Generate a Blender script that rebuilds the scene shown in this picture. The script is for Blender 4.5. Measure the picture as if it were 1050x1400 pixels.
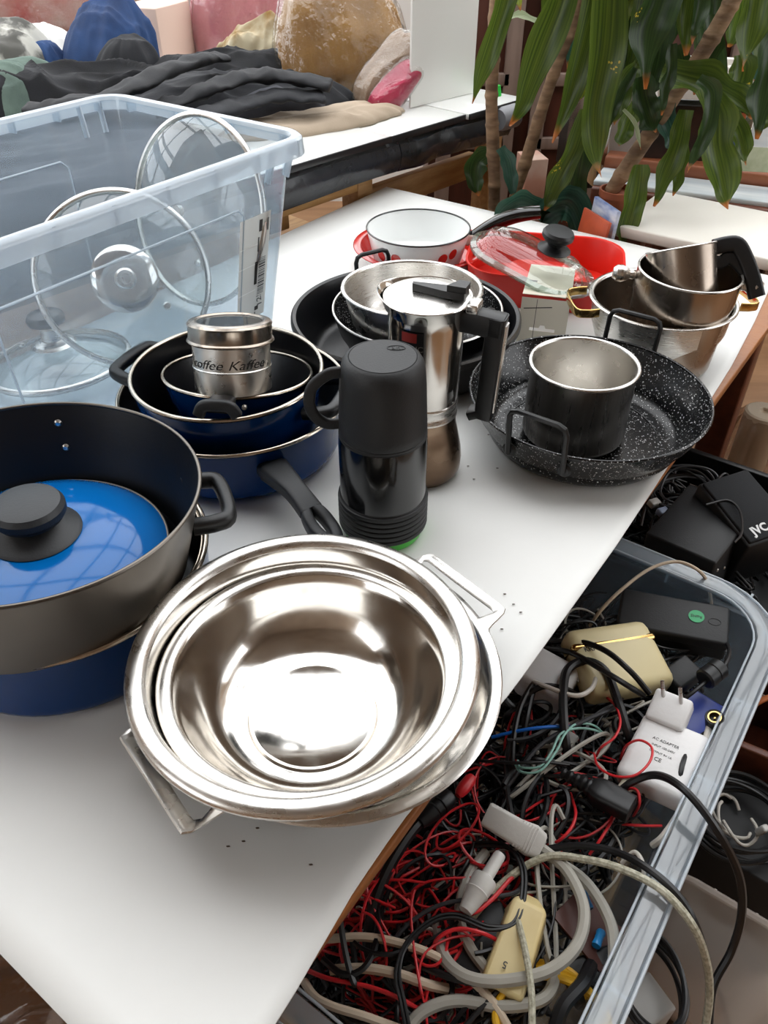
import bpy, bmesh, math, random
from mathutils import Vector, Matrix, noise
R = math.radians
PI = math.pi
sc = bpy.context.scene
COL = sc.collection
for o in list(bpy.data.objects):
    bpy.data.objects.remove(o, do_unlink=True)

# ---------------------------------------------------------------- camera, sky, exposure
T = 0.75                      # table height (m)
CAMZ = 1.30
FPX = 1075.0                  # focal length in pixels of the 1050x1400 frame
PITCH = 40.0
cam_d = bpy.data.cameras.new('camera')
cam_d.sensor_fit = 'VERTICAL'
cam_d.sensor_height = 36.0
cam_d.lens = FPX / 1400.0 * 36.0
cam_d.clip_start = 0.02
cam = bpy.data.objects.new('camera', cam_d)
COL.objects.link(cam)
cam.location = (0, 0, CAMZ)
cam.rotation_euler = (R(90 - PITCH), 0, 0)
sc.camera = cam

world = bpy.data.worlds.new('overcast_sky')
sc.world = world
world.use_nodes = True
wn = world.node_tree.nodes
wn['Background'].inputs['Color'].default_value = (0.97, 0.985, 1.0, 1)
wn['Background'].inputs['Strength'].default_value = 3.65

sc.view_settings.view_transform = 'Standard'
sc.view_settings.look = 'None'
sc.view_settings.gamma = 1.0
sc.view_settings.use_curve_mapping = False
sc.view_settings.exposure = 0.0
sc.cycles.use_denoising = True
sc.cycles.max_bounces = 14
sc.cycles.transparent_max_bounces = 24
sc.cycles.transmission_bounces = 8
sc.cycles.glossy_bounces = 6
sc.cycles.diffuse_bounces = 4
sc.cycles.caustics_reflective = False
sc.cycles.caustics_refractive = False
sc.cycles.sample_clamp_indirect = 8.0


# ---------------------------------------------------------------- measuring helpers (a pixel of the photo to a point at a known height / depth)
_c, _s = math.cos(R(PITCH)), math.sin(R(PITCH))
def ray(u, v):
    a = (u - 525) / FPX; b = (v - 700) / FPX
    return Vector((a, _c - b * _s, -_s - b * _c))
def P(u, v, z=T):
    r = ray(u, v); return Vector((0, 0, CAMZ)) + r * ((z - CAMZ) / r.z)
def Q(u, v, y):
    r = ray(u, v); return Vector((0, 0, CAMZ)) + r * (y / r.y)

O2 = Vector((-.105, .109, 0)); UX = Vector((.58, .8146, 0)); WX = Vector((-.8146, .58, 0))
YAW = math.atan2(UX.y, UX.x)
def TW(u, w, z=T):            # table frame: u along its long side, w across it
    p = O2 + UX * u + WX * w; p.z = z; return p

# ---------------------------------------------------------------- materials
def lin(h):
    if isinstance(h, str):
        h = h.lstrip('#'); c = [int(h[i:i + 2], 16) / 255 for i in (0, 2, 4)]
        return tuple(x / 12.92 if x <= .04045 else ((x + .055) / 1.055) ** 2.4 for x in c) + (1,)
    return tuple(h) + ((1,) if len(h) == 3 else ())

def M(name, col, rough=.5, metal=0., col2=None, cscale=8, bump=0., bscale=60, coat=0., spec=.5, rvar=0., stretch=None, trans=0., ramp=(.35, .65), detail=4, sheen=0., bdist=.01):
    m = bpy.data.materials.new(name); m.use_nodes = True
    nt = m.node_tree; n = nt.nodes; L = nt.links
    b = n['Principled BSDF']
    b.inputs['Base Color'].default_value = lin(col)
    b.inputs['Roughness'].default_value = rough
    b.inputs['Metallic'].default_value = metal
    b.inputs['Specular IOR Level'].default_value = spec
    b.inputs['Coat Weight'].default_value = coat
    b.inputs['Coat Roughness'].default_value = .06
    if sheen: b.inputs['Sheen Weight'].default_value = sheen
    tc = n.new('ShaderNodeTexCoord'); mp = n.new('ShaderNodeMapping')
    L.new(tc.outputs['Object'], mp.inputs['Vector'])
    if stretch: mp.inputs['Scale'].default_value = stretch
    if col2 is not None:
        t = n.new('ShaderNodeTexNoise'); t.inputs['Scale'].default_value = cscale; t.inputs['Detail'].default_value = detail
        L.new(mp.outputs[0], t.inputs['Vector'])
        r = n.new('ShaderNodeValToRGB')
        r.color_ramp.elements[0].position = ramp[0]; r.color_ramp.elements[1].position = ramp[1]
        r.color_ramp.elements[0].color = lin(col); r.color_ramp.elements[1].color = lin(col2)
        L.new(t.outputs['Fac'], r.inputs['Fac']); L.new(r.outputs['Color'], b.inputs['Base Color'])
    if rvar:
        t3 = n.new('ShaderNodeTexNoise'); t3.inputs['Scale'].default_value = cscale * 2; t3.inputs['Detail'].default_value = 6
        L.new(mp.outputs[0], t3.inputs['Vector'])
        mr = n.new('ShaderNodeMapRange'); mr.inputs['From Min'].default_value = .3; mr.inputs['From Max'].default_value = .7
        mr.inputs['To Min'].default_value = max(.02, rough - rvar); mr.inputs['To Max'].default_value = rough + rvar
        L.new(t3.outputs['Fac'], mr.inputs['Value']); L.new(mr.outputs[0], b.inputs['Roughness'])
    if bump:
        t2 = n.new('ShaderNodeTexNoise'); t2.inputs['Scale'].default_value = bscale; t2.inputs['Detail'].default_value = 5
        L.new(mp.outputs[0], t2.inputs['Vector'])
        bp = n.new('ShaderNodeBump'); bp.inputs['Strength'].default_value = bump; bp.inputs['Distance'].default_value = bdist
        L.new(t2.outputs['Fac'], bp.inputs['Height']); L.new(bp.outputs[0], b.inputs['Normal'])
    if trans: b.inputs['Transmission Weight'].default_value = trans
    return m

def clear(name, tint, alpha, rough=.08, body='#dfe8ee', bump=0., bscale=30, ior=1.45, bodyr=.35):
    """thin clear plastic or glass: see-through + a milky share + a sharp reflection"""
    m = bpy.data.materials.new(name); m.use_nodes = True
    nt = m.node_tree; n = nt.nodes; L = nt.links
    n.remove(n['Principled BSDF']); out = n['Material Output']
    tr = n.new('ShaderNodeBsdfTransparent'); tr.inputs['Color'].default_value = lin(tint)
    df = n.new('ShaderNodeBsdfDiffuse'); df.inputs['Color'].default_value = lin(body)
    tl = n.new('ShaderNodeBsdfTranslucent'); tl.inputs['Color'].default_value = lin(body)
    md = n.new('ShaderNodeMixShader'); md.inputs['Fac'].default_value = .5
    L.new(df.outputs[0], md.inputs[1]); L.new(tl.outputs[0], md.inputs[2])
    m1 = n.new('ShaderNodeMixShader'); m1.inputs['Fac'].default_value = alpha
    L.new(tr.outputs[0], m1.inputs[1]); L.new(md.outputs[0], m1.inputs[2])
    gl = n.new('ShaderNodeBsdfGlossy'); gl.inputs['Roughness'].default_value = rough
    fr = n.new('ShaderNodeLayerWeight'); fr.inputs['Blend'].default_value = .5
    pw = n.new('ShaderNodeMath'); pw.operation = 'POWER'; pw.inputs[1].default_value = 4.
    L.new(fr.outputs['Facing'], pw.inputs[0])
    ma = n.new('ShaderNodeMath'); ma.operation = 'MULTIPLY_ADD'; ma.inputs[1].default_value = .85
    ma.inputs[2].default_value = 2 * ((ior - 1) / (ior + 1)) ** 2
    L.new(pw.outputs[0], ma.inputs[0])
    m2 = n.new('ShaderNodeMixShader')
    L.new(ma.outputs[0], m2.inputs['Fac']); L.new(m1.outputs[0], m2.inputs[1]); L.new(gl.outputs[0], m2.inputs[2])
    L.new(m2.outputs[0], out.inputs['Surface'])
    if bump:
        tc = n.new('ShaderNodeTexCoord'); t2 = n.new('ShaderNodeTexNoise'); t2.inputs['Scale'].default_value = bscale; t2.inputs['Detail'].default_value = 3
        L.new(tc.outputs['Object'], t2.inputs['Vector'])
        bp = n.new('ShaderNodeBump'); bp.inputs['Strength'].default_value = bump; bp.inputs['Distance'].default_value = .01
        L.new(t2.outputs['Fac'], bp.inputs['Height'])
        for q in (gl, fr): L.new(bp.outputs[0], q.inputs['Normal'])
    return m

def speckle(name, base, dot, scale=420, thr=.26, rough=.25):
    m = M(name, base, rough, bump=.05, bscale=200)
    nt = m.node_tree; n = nt.nodes; L = nt.links; b = n['Principled BSDF']
    tc = n.new('ShaderNodeTexCoord')
    v = n.new('ShaderNodeTexVoronoi'); v.inputs['Scale'].default_value = scale
    L.new(tc.outputs['Object'], v.inputs['Vector'])
    # only some of the cells carry a dot, of varying size
    sp = n.new('ShaderNodeSeparateColor'); L.new(v.outputs['Color'], sp.inputs[0])
    mul = n.new('ShaderNodeMath'); mul.operation = 'MULTIPLY'; mul.inputs[1].default_value = thr
    pw = n.new('ShaderNodeMath'); pw.operation = 'POWER'; pw.inputs[1].default_value = 2.2
    L.new(sp.outputs[0], pw.inputs[0]); L.new(pw.outputs[0], mul.inputs[0])
    lt = n.new('ShaderNodeMath'); lt.operation = 'LESS_THAN'
    L.new(v.outputs['Distance'], lt.inputs[0]); L.new(mul.outputs[0], lt.inputs[1])
    mx = n.new('ShaderNodeMix'); mx.data_type = 'RGBA'
    mx.inputs[6].default_value = lin(base); mx.inputs[7].default_value = lin(dot)
    L.new(lt.outputs[0], mx.inputs[0]); L.new(mx.outputs[2], b.inputs['Base Color'])
    return m

# ---------------------------------------------------------------- mesh helpers
def mk(name, verts, faces, mat=None, parent=None, smooth=True, angle=35, loc=None, rot=None, uvs=None):
    me = bpy.data.meshes.new(name)
    me.from_pydata([tuple(v) for v in verts], [], faces)
    me.validate(clean_customdata=False)
    if uvs is not None:
        uv = me.uv_layers.new(name='UVMap')
        for lp in me.loops: uv.data[lp.index].uv = uvs[lp.vertex_index]
    if smooth:
        me.shade_smooth()
        if angle: me.set_sharp_from_angle(angle=R(angle))
    if mat is not None: me.materials.append(mat)
    o = bpy.data.objects.new(name, me); COL.objects.link(o)
    if parent is not None: o.parent = parent
    if loc is not None: o.location = loc
    if rot is not None: o.rotation_euler = rot
    return o

def tag(o, label=None, cat=None, group=None, kind=None):
    if label: o['label'] = label
    if cat: o['category'] = cat
    if group: o['group'] = group
    if kind: o['kind'] = kind
    return o

def root(name, loc, label, cat, yaw=0, rot=None, group=None):
    o = bpy.data.objects.new(name, None); COL.objects.link(o)
    o.empty_display_size = .02
    o.location = loc; o.rotation_euler = rot if rot is not None else (0, 0, yaw)
    return tag(o, label, cat, group)

def frame_root(name, origin, xdir, zdir, label, cat, group=None):
    x = Vector(xdir).normalized(); z = Vector(zdir); z = (z - x * z.dot(x)).normalized(); y = z.cross(x)
    m = Matrix((x, y, z)).transposed()
    return root(name, origin, label, cat, rot=m.to_euler(), group=group)

def fix_normals(verts, faces):
    return faces

def lathe(name, prof, mat, parent=None, seg=64, loc=None, rot=None, angle=30, a0=0., a1=2 * PI, warp=None):
    full = abs(a1 - a0 - 2 * PI) < 1e-6
    n = seg if full else seg + 1
    vs = []; rows = []
    for r, z in prof:
        if r < 1e-7:
            rows.append([len(vs)]); vs.append((0, 0, z))
        else:
            row = []
            for i in range(n):
                a = a0 + (a1 - a0) * i / seg
                p = (r * math.cos(a), r * math.sin(a), z)
                if warp: p = warp(p, a)
                row.append(len(vs)); vs.append(p)
            rows.append(row)
    fs = []
    for k in range(len(rows) - 1):
        A, B = rows[k], rows[k + 1]
        m = n if full else n - 1
        for i in range(m):
            j = (i + 1) % n
            if len(A) == 1 and len(B) == 1: continue
            if len(A) == 1: fs.append((A[0], B[j], B[i]))
            elif len(B) == 1: fs.append((A[i], A[j], B[0]))
            else: fs.append((A[i], A[j], B[j], B[i]))
    return mk(name, vs, fs, mat, parent, True, angle, loc, rot)

def spline(pts, n=8, closed=False):
    pts = [Vector(p) for p in pts]; N = len(pts); out = []
    if N < 3:
        return [pts[0].lerp(pts[-1], i / n) for i in range(n + 1)]
    rng = N if closed else N - 1
    for i in range(rng):
        p1, p2 = pts[i], pts[(i + 1) % N]
        p0 = pts[(i - 1) % N] if closed or i > 0 else p1 + (p1 - p2)
        p3 = pts[(i + 2) % N] if closed or i + 2 < N else p2 + (p2 - p1)
        for k in range(n):
            t = k / n
            out.append(.5 * ((2 * p1) + (p2 - p0) * t + (2 * p0 - 5 * p1 + 4 * p2 - p3) * t * t + (3 * p1 - p0 - 3 * p2 + p3) * t ** 3))
    if not closed: out.append(pts[-1])
    return out

def sweep(name, pts, sec, mat, parent=None, closed=False, up=None, scale=None, cap=True, angle=40):
    """sweep a 2D section (list of (side, up)) along points"""
    pts = [Vector(p) for p in pts]; N = len(pts); ns = len(sec)
    tang = []
    for i in range(N):
        a = pts[(i - 1) % N] if closed or i > 0 else pts[i]
        b = pts[(i + 1) % N] if closed or i < N - 1 else pts[i]
        t = (b - a); tang.append(t.normalized() if t.length > 1e-9 else Vector((0, 0, 1)))
    if up is not None: ref = Vector(up)
    else:
        ref = Vector((0, 0, 1)) if abs(tang[0].z) < .9 else Vector((1, 0, 0))
    vs = []
    cur = ref
    for i in range(N):
        t = tang[i]
        if up is not None: cur = Vector(up)
        side = t.cross(cur)
        if side.length < 1e-4: side = t.orthogonal()
        side.normalize(); u = side.cross(t).normalized()
        if up is None: cur = u
        s = scale(i / max(1, N - 1)) if scale else (1, 1)
        for a, b in sec:
            vs.append(pts[i] + side * a * s[0] + u * b * s[1])
    fs = []
    for i in range(N if closed else N - 1):
        j = (i + 1) % N
        for k in range(ns):
            l = (k + 1) % ns
            fs.append((i * ns + k, j * ns + k, j * ns + l, i * ns + l))
    if cap and not closed:
        fs.append(tuple(range(ns))); fs.append(tuple((N - 1) * ns + k for k in reversed(range(ns))))
    return mk(name, vs, fs, mat, parent, True, angle)

def circ(r, n=8, ry=None):
    ry = r if ry is None else ry
    return [(r * math.cos(2 * PI * k / n), ry * math.sin(2 * PI * k / n)) for k in range(n)]
def rrect(w, h, r, n=3):
    out = []
    for cx, cy, a in ((w / 2 - r, h / 2 - r, 0), (-w / 2 + r, h / 2 - r, 90), (-w / 2 + r, -h / 2 + r, 180), (w / 2 - r, -h / 2 + r, 270)):
        for k in range(n + 1):
            t = R(a + 90 * k / n); out.append((cx + r * math.cos(t), cy + r * math.sin(t)))
    return out

def tube(name, pts, r, mat, parent=None, closed=False, n=6, sides=8, sm=True, scale=None):
    return sweep(name, spline(pts, n, closed) if sm else pts, circ(r, sides), mat, parent, closed, scale=scale)

def loft(name, loops, mat, parent=None, cap0=True, cap1=True, closed_ring=False, angle=35, loc=None, rot=None):
    vs = []; fs = []; n = len(loops[0])
    for l in loops: vs += [Vector(p) for p in l]
    K = len(loops)
    for i in range(K if closed_ring else K - 1):
        j = (i + 1) % K
        for k in range(n):
            l = (k + 1) % n
            fs.append((i * n + k, i * n + l, j * n + l, j * n + k))
    if not closed_ring:
        if cap0: fs.append(tuple(reversed(range(n))))
        if cap1: fs.append(tuple((K - 1) * n + k for k in range(n)))
    return mk(name, vs, fs, mat, parent, True, angle, loc, rot)

def box(name, size, mat, parent=None, loc=(0, 0, 0), rot=None, bev=.002, seg=2, taper=1.0):
    x, y, z = size
    bev = min(bev, .45 * min(size))
    bm = bmesh.new(); bmesh.ops.create_cube(bm, size=1)
    for v in bm.verts:
        k = taper if v.co.z > 0 else 1
        v.co = Vector((v.co.x * x * k, v.co.y * y * k, v.co.z * z))
    if bev > 0: bmesh.ops.bevel(bm, geom=list(bm.edges), offset=bev, segments=seg, profile=.5, affect='EDGES', clamp_overlap=True)
    me = bpy.data.meshes.new(name); bm.to_mesh(me); bm.free()
    me.shade_smooth(); me.set_sharp_from_angle(angle=R(50))
    me.materials.append(mat)
    o = bpy.data.objects.new(name, me); COL.objects.link(o)
    if parent is not None: o.parent = parent
    o.location = loc
    if rot is not None: o.rotation_euler = rot
    return o

def text(name, body, size, mat, parent, loc, rot=(0, 0, 0), shear=0., ext=.0002, align='CENTER', bend=None, offset=0.):
    cu = bpy.data.curves.new(name, 'FONT'); cu.body = body; cu.size = size; cu.extrude = ext; cu.shear = shear
    cu.align_x = align; cu.align_y = 'CENTER'; cu.offset = offset
    o = bpy.data.objects.new(name, cu); COL.objects.link(o)
    dg = bpy.context.evaluated_depsgraph_get()
    me = bpy.data.meshes.new_from_object(o.evaluated_get(dg))
    bpy.data.objects.remove(o, do_unlink=True); bpy.data.curves.remove(cu)
    if bend:
        r0 = bend
        for v in me.vertices:
            a = v.co.x / r0; rr = r0 + v.co.z
            v.co = Vector((rr * math.sin(a), -rr * math.cos(a), v.co.y))
    me.materials.clear(); me.materials.append(mat)
    o = bpy.data.objects.new(name, me); COL.objects.link(o); o.parent = parent
    o.location = loc; o.rotation_euler = rot
    return o

def arc(cx, cz, r, a0, a1, n=6):
    return [(cx + r * math.cos(R(a0 + (a1 - a0) * k / n)), cz + r * math.sin(R(a0 + (a1 - a0) * k / n))) for k in range(n + 1)]

def pan(rt, Rb, Rt, h, outer, inner, rimm, t=.0016, rb=.012, rimr=.0022, seg=72, z0=0., flare=None, names=('body', 'lining', 'rim')):
    """a pan as three parts: outer body, inner lining, rim; wall from Rb (bottom) to Rt (top)"""
    wall = [(Rb, rb), (Rb + (Rt - Rb) * .5, rb + (h - rb) * .5), (Rt, h)]
    if flare: wall = flare
    o = [(0, z0)] + [(r, z0 + z) for r, z in arc(Rb - rb, rb, rb, -90, -5)] + [(r, z0 + z) for r, z in wall]
    i = [(0, z0 + t * 1.6)] + [(r - t, z0 + z + t * .6) for r, z in arc(Rb - rb, rb + t, rb, -90, -5)] + [(r - t, z0 + z) for r, z in wall[1:]]
    lathe(names[0], o, outer, rt, seg)
    lathe(names[1], i, inner, rt, seg)
    Rr = wall[-1][0] - t / 2
    if rimm is not None:
        lathe(names[2], [(Rr + x, z0 + wall[-1][1] + y) for x, y in circ(rimr, 8)] + [(Rr + rimr, z0 + wall[-1][1])], rimm, rt, seg, angle=0)

def fold_noise(p, seed, f):
    return noise.noise(Vector((p[0] * f + seed * 7.3, p[1] * f - seed * 3.1, p[2] * f + seed)))

def heap(name, c, rx, ry, h, mat, yaw=0, seed=1, folds=.02, f=(5, 16), ex=2.4, nr=34, na=96, edge=.25, parent=None, lean=(0, 0), flat=.0, pe=2.6):
    """a crumpled cloth lump: a dome over a rounded outline with ridged folds; closed underneath"""
    vs = []; fs = []; rows = []
    for i in range(nr + 1):
        q = i / nr
        row = []
        for k in range(na):
            a = 2 * PI * k / na
            ca, sa = math.cos(a), math.sin(a)
            rr = (abs(ca) ** ex + abs(sa) ** ex) ** (-1 / ex)
            wob = 1 + edge * fold_noise((ca, sa, 0), seed, 1.6) + edge * .5 * fold_noise((ca, sa, 3), seed, 4)
            x = rx * rr * q * ca * wob; y = ry * rr * q * sa * wob
            z = h * max(0, 1 - q ** pe) ** .55 if q < 1 else 0
            wx_ = x + .03 * fold_noise((x, y, z), seed + 3, 9); wy_ = y + .045 * fold_noise((x, y, z + 4), seed + 5, 7)
            n1 = 1 - abs(fold_noise((wx_ * f[0], wy_ * f[1], z * f[1] * .5), seed, 1.0)) * 2.4
            n2 = (1 - abs(fold_noise((wx_ * f[0] * 1.7 + wy_ * f[1] * .6, wy_ * f[1] * 1.5 + wx_ * 6, z * f[1]), seed + 9, 1.0)) * 2.6)
            n1 = n1 if n1 > 0 else n1 * .3
            n2 = n2 * abs(n2)
            am = min(1, (1 - q) * 5) if q > .8 else 1
            z += folds * (n1 * .7 + n2 * .4) * am
            if flat: z = min(z, h * flat + .3 * (z - h * flat)) if z > h * flat else z
            x += lean[0] * z; y += lean[1] * z
            row.append(len(vs)); vs.append(Vector((x, y, max(z, .0008 if q < 1 else 0))))
        rows.append(row)
    for i in range(nr):
        for k in range(na):
            l = (k + 1) % na
            fs.append((rows[i][k], rows[i + 1][k], rows[i + 1][l], rows[i][l]))
    fs.append(tuple(reversed(rows[nr])))
    o = mk(name, vs, fs, mat, parent, True, 0, c, (0, 0, yaw))
    return o

# ---------------------------------------------------------------- the materials
m_paper = M('white_paper', '#e9e9e6', .55, col2='#e2e2df', cscale=5, bump=.06, bscale=9, bdist=.02)
m_tableedge = M('table_edge_wood', '#a5672f', .45, col2='#8a5326', cscale=6, stretch=(1, 1, 12), bump=.1)
m_redwood = M('red_brown_wood', '#6d3a24', .4, col2='#552a19', cscale=5, stretch=(1, 8, 8), bump=.08)
m_pine = M('pine_wood', '#c39a63', .5, col2='#a87b47', cscale=5, stretch=(2, 14, 14), bump=.08, bscale=30)
m_steel = M('brushed_steel', '#dcd9d4', .29, 1, rvar=.06, cscale=30, bump=.02, bscale=90, stretch=(1, 1, 8))
m_polish = M('polished_steel', '#dcd8d2', .13, 1, rvar=.05, cscale=20, bump=.02, bscale=16, bdist=.004)
m_satin = M('satin_steel', '#d8d5d0', .30, 1, rvar=.06, cscale=30)
m_oldsteel = M('worn_steel', '#b9aea2', .24, 1, col2='#8f8276', cscale=7, rvar=.08)
m_boiler = M('brown_steel', '#9c8672', .26, 1, col2='#6e5a4a', cscale=9, rvar=.08)  # brownish steel mottled between two tones
m_darksteel = M('dark_brushed_steel', '#8b8782', .3, 1, col2='#6f6b66', cscale=60, stretch=(1, 1, .08), rvar=.06)
m_gold = M('gold_metal', '#d3b070', .16, 1)
m_nonstick = M('black_nonstick', '#0b0c10', .32, bump=.03, bscale=300)
m_bluebk = M('black_blue_nonstick', '#070a10', .42, bump=.03, bscale=300)
m_enamel = M('navy_enamel', '#063c7c', .16, spec=.22, col2='#05346c', cscale=4)
m_lidblue = M('bright_blue_enamel', '#0463ad', .1, coat=.08, spec=.4, bump=.015, bscale=30)
m_creamrim = M('cream_steel_rim', '#cbbfb0', .2, 1)
m_greymetal = M('grey_pot_metal', '#79736c', .36, 1, col2='#6a645d', cscale=4)
m_black = M('black_plastic', '#101113', .42, bump=.06, bscale=400, bdist=.002)
m_blackmatte = M('black_matte_plastic', '#131416', .55, bump=.12, bscale=500, bdist=.002)
m_greyblk = M('charcoal_plastic', '#26282b', .5, bump=.1, bscale=500, bdist=.002)
m_blackgloss = M('black_gloss', '#07080a', .16, coat=.4)
m_green = M('green_plastic', '#47b13c', .4)
m_cast = M('dark_cast_metal', '#4a4846', .42, .6, col2='#3a3836', cscale=12, bump=.08, bscale=60)
m_speck = speckle('speckled_enamel', '#08090b', '#bdbdbd', 480, .46, .24)
m_white = M('white_enamel', '#e9ebea', .15, coat=.4)
m_redenamel = M('red_enamel', '#c0241d', .18, coat=.5)
m_redsil = M('red_silicone', '#d3200f', .4)
m_card = M('pale_card', '#d9d3c4', .6, col2='#cfc7b5', cscale=6)
m_print = M('dark_print', '#3b3a38', .6)
m_whiteplastic = M('white_plastic', '#dfdedd', .38, bump=.03, bscale=200)
m_greywhite = M('grey_white_plastic', '#c6c4bf', .42, bump=.03, bscale=200)
m_cream = M('cream_plastic', '#ddd0a4', .4, col2='#d2c291', cscale=6)
m_cream2 = M('yellowed_plastic', '#dcca96', .42, col2='#c9b072', cscale=12)
m_pvc = clear('clear_plastic', '#eef5fa', .30, .12, '#c8d8e6')
m_pvcrim = clear('clear_plastic_rim', '#e8f0f6', .68, .15, '#e6eff6')
m_binpl = clear('bin_plastic', '#e6eff6', .30, .10, '#9fb4c6')
m_binrim = clear('bin_rim_plastic', '#e6eff5', .40, .09, '#dce8f1', ior=1.55)
m_binwarm = clear('low_bin_plastic', '#efe9e4', .55, .15, '#d6cdc5')
m_glass = clear('glass', '#f3f7f5', .03, .02, '#ffffff', ior=1.52)
m_film = clear('crinkled_film', '#f6f5f3', .05, .06, '#e9e6e0', bump=.8, bscale=34, ior=1.45)
m_filmwarm = clear('packing_film', '#f3eae2', .22, .12, '#a58f80', bump=.5, bscale=12)
m_cabblk = M('black_cable', '#0e0e10', .38)
m_cabgrey = M('dark_grey_cable', '#36373a', .45)
m_cabred = M('red_wire', '#c5242a', .38)
m_cabwhite = M('white_cable', '#cfc9bf', .42)
m_cabgl = M('pale_grey_cable', '#aaa79d', .45, col2='#a09c92', cscale=20)
m_cabbeige = M('beige_cable', '#cdbba4', .45)
m_cabteal = M('teal_wire', '#86b5a9', .42)
m_cabblue = M('blue_wire', '#1767c4', .38)
m_cabyel = M('yellow_cable', '#dca91c', .42)
m_cabbraid = M('braided_pale_cable', '#bdb9a5', .35, col2='#8d8a76', cscale=260, bump=.5, bscale=320, bdist=.002)
m_floor = M('floor_boards', '#97714f', .5, col2='#805d3e', cscale=3, stretch=(1, 6, 1), bump=.05)
m_fstone = M('beige_floor_tile', '#a39181', .55, col2='#93806f', cscale=18)
m_wall = M('warm_wall', '#958270', .8, col2='#857260', cscale=2)
m_ceil = M('ceiling_boards', '#8d7f70', .8, col2='#7f7162', cscale=2)
m_wallw = M('white_wall', '#d9d7d2', .8)
m_bar = M('glazing_bar_paint', '#b9bcbc', .5)
m_brown = M('dark_brown_wood', '#4a2419', .4, col2='#371a11', cscale=4, stretch=(8, 8, 1))
m_greybr = M('grey_brown_wood', '#7d6a60', .5, col2='#6a584e', cscale=5, stretch=(8, 8, 1))
m_benchtop = M('white_melamine', '#e8e9e6', .12, coat=.3)
m_benchedge = M('black_board_edge', '#15161a', .35)
m_band = M('black_foil', '#23262c', .22, col2='#171a1e', cscale=9, bump=.25, bscale=14, rvar=.1)
m_stem = M('cane_bark', '#94775a', .75, col2='#5d452f', cscale=22, bump=.5, bscale=34, stretch=(.6, .6, 2.4))
m_terra = M('terracotta', '#a2583a', .7, col2='#8f4b30', cscale=8)
m_soil = M('soil', '#2a1d14', .95, bump=.8, bscale=60)

# ---------------------------------------------------------------- the room: a glazed lean-to; daylight falls through its roof and rear glazing
XL, XR, YF, YB = -2.8, 3.0, -2.6, 3.9
ZR, ZB, YS = 3.1, 2.3, 0.45       # ridge height, eaves height, where the glass roof starts
def st(o): o['kind'] = 'structure'; return o
st(box('floor', (XR - XL, YB - YF, .1), m_floor, None, ((XL + XR) / 2, (YB + YF) / 2, -.05), bev=0))
st(box('wall_left', (.1, YB - YF, 1.0), m_wallw, None, (XL - .05, (YB + YF) / 2, .5), bev=0))
st(box('wall_left', (.1, 2.0, 2.2), m_wall, None, (XL - .05, .5, 2.1), bev=0))
st(box('wall_right', (.1, YB - YF, 1.0), m_wall, None, (XR + .05, (YB + YF) / 2, .5), bev=0))
st(box('wall_right', (.1, YB - YF, .5), m_wall, None, (XR + .05, (YB + YF) / 2, 2.85), bev=0))
st(box('wall_right', (.1, YB - 1.4, 1.6), m_wall, None, (XR + .05, (YB + 1.4) / 2, 1.8), bev=0))
st(box('wall_right', (.1, -.7 - YF, 1.6), m_wall, None, (XR + .05, (YF - .7) / 2, 1.8), bev=0))
st(box('wall_front', (XR - XL, .1, 3.1), m_wall, None, ((XL + XR) / 2, YF - .05, 1.55), bev=0))
st(box('wall_back', (XR - XL, .1, 1.15), m_wallw, None, ((XL + XR) / 2, YB + .05, .575), bev=0))
st(box('ceiling', (XR - XL, YS - YF, .1), m_ceil, None, ((XL + XR) / 2, (YS + YF) / 2, ZR + .05), bev=0))
# glazing bars: roof rafters, purlins, rear mullions and transoms, left-hand mullions
n = 0
def bar(a, b, w=.05, d=.07):
    global n
    n += 1
    a = Vector(a); b = Vector(b)
    up = (0, 0, 1) if abs((b - a).normalized().z) < .9 else (0, 1, 0)
    return st(sweep('trim_%d' % n, [a, b], rrect(w, d, .006, 1), m_bar, None, up=up))
for i in range(10):
    x = XL + (XR - XL) * i / 9
    bar((x, YS, ZR), (x, YB, ZB)); bar((x, YB, 1.15), (x, YB, ZB))
for i in range(5):
    f = i / 4
    bar((XL, YS + (YB - YS) * f, ZR + (ZB - ZR) * f), (XR, YS + (YB - YS) * f, ZR + (ZB - ZR) * f))
bar((XL, YB, 1.7), (XR, YB, 1.7)); bar((XL, YB, 1.18), (XR, YB, 1.18))
for i in range(8):
    y = YF + (YB - YF) * i / 7
    bar((XL, y, 1.0), (XL, y, ZR if y < YS else ZR + (ZB - ZR) * (y - YS) / (YB - YS)))
for y in (0., .7): bar((XR + .05, y, 1.0), (XR + .05, y, 2.6))
bar((XR + .05, -.7, 1.8), (XR + .05, 1.4, 1.8))
bar((XL, YF, 1.02), (XL, YB, 1.02)); bar((XL, YF, 1.8), (XL, YB, 1.8))
# a tiled strip of floor on the right, beside the bins
st(box('trim_90', (.9, 1.6, .006), m_fstone, None, (.95, .55, .003), bev=0))

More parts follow.
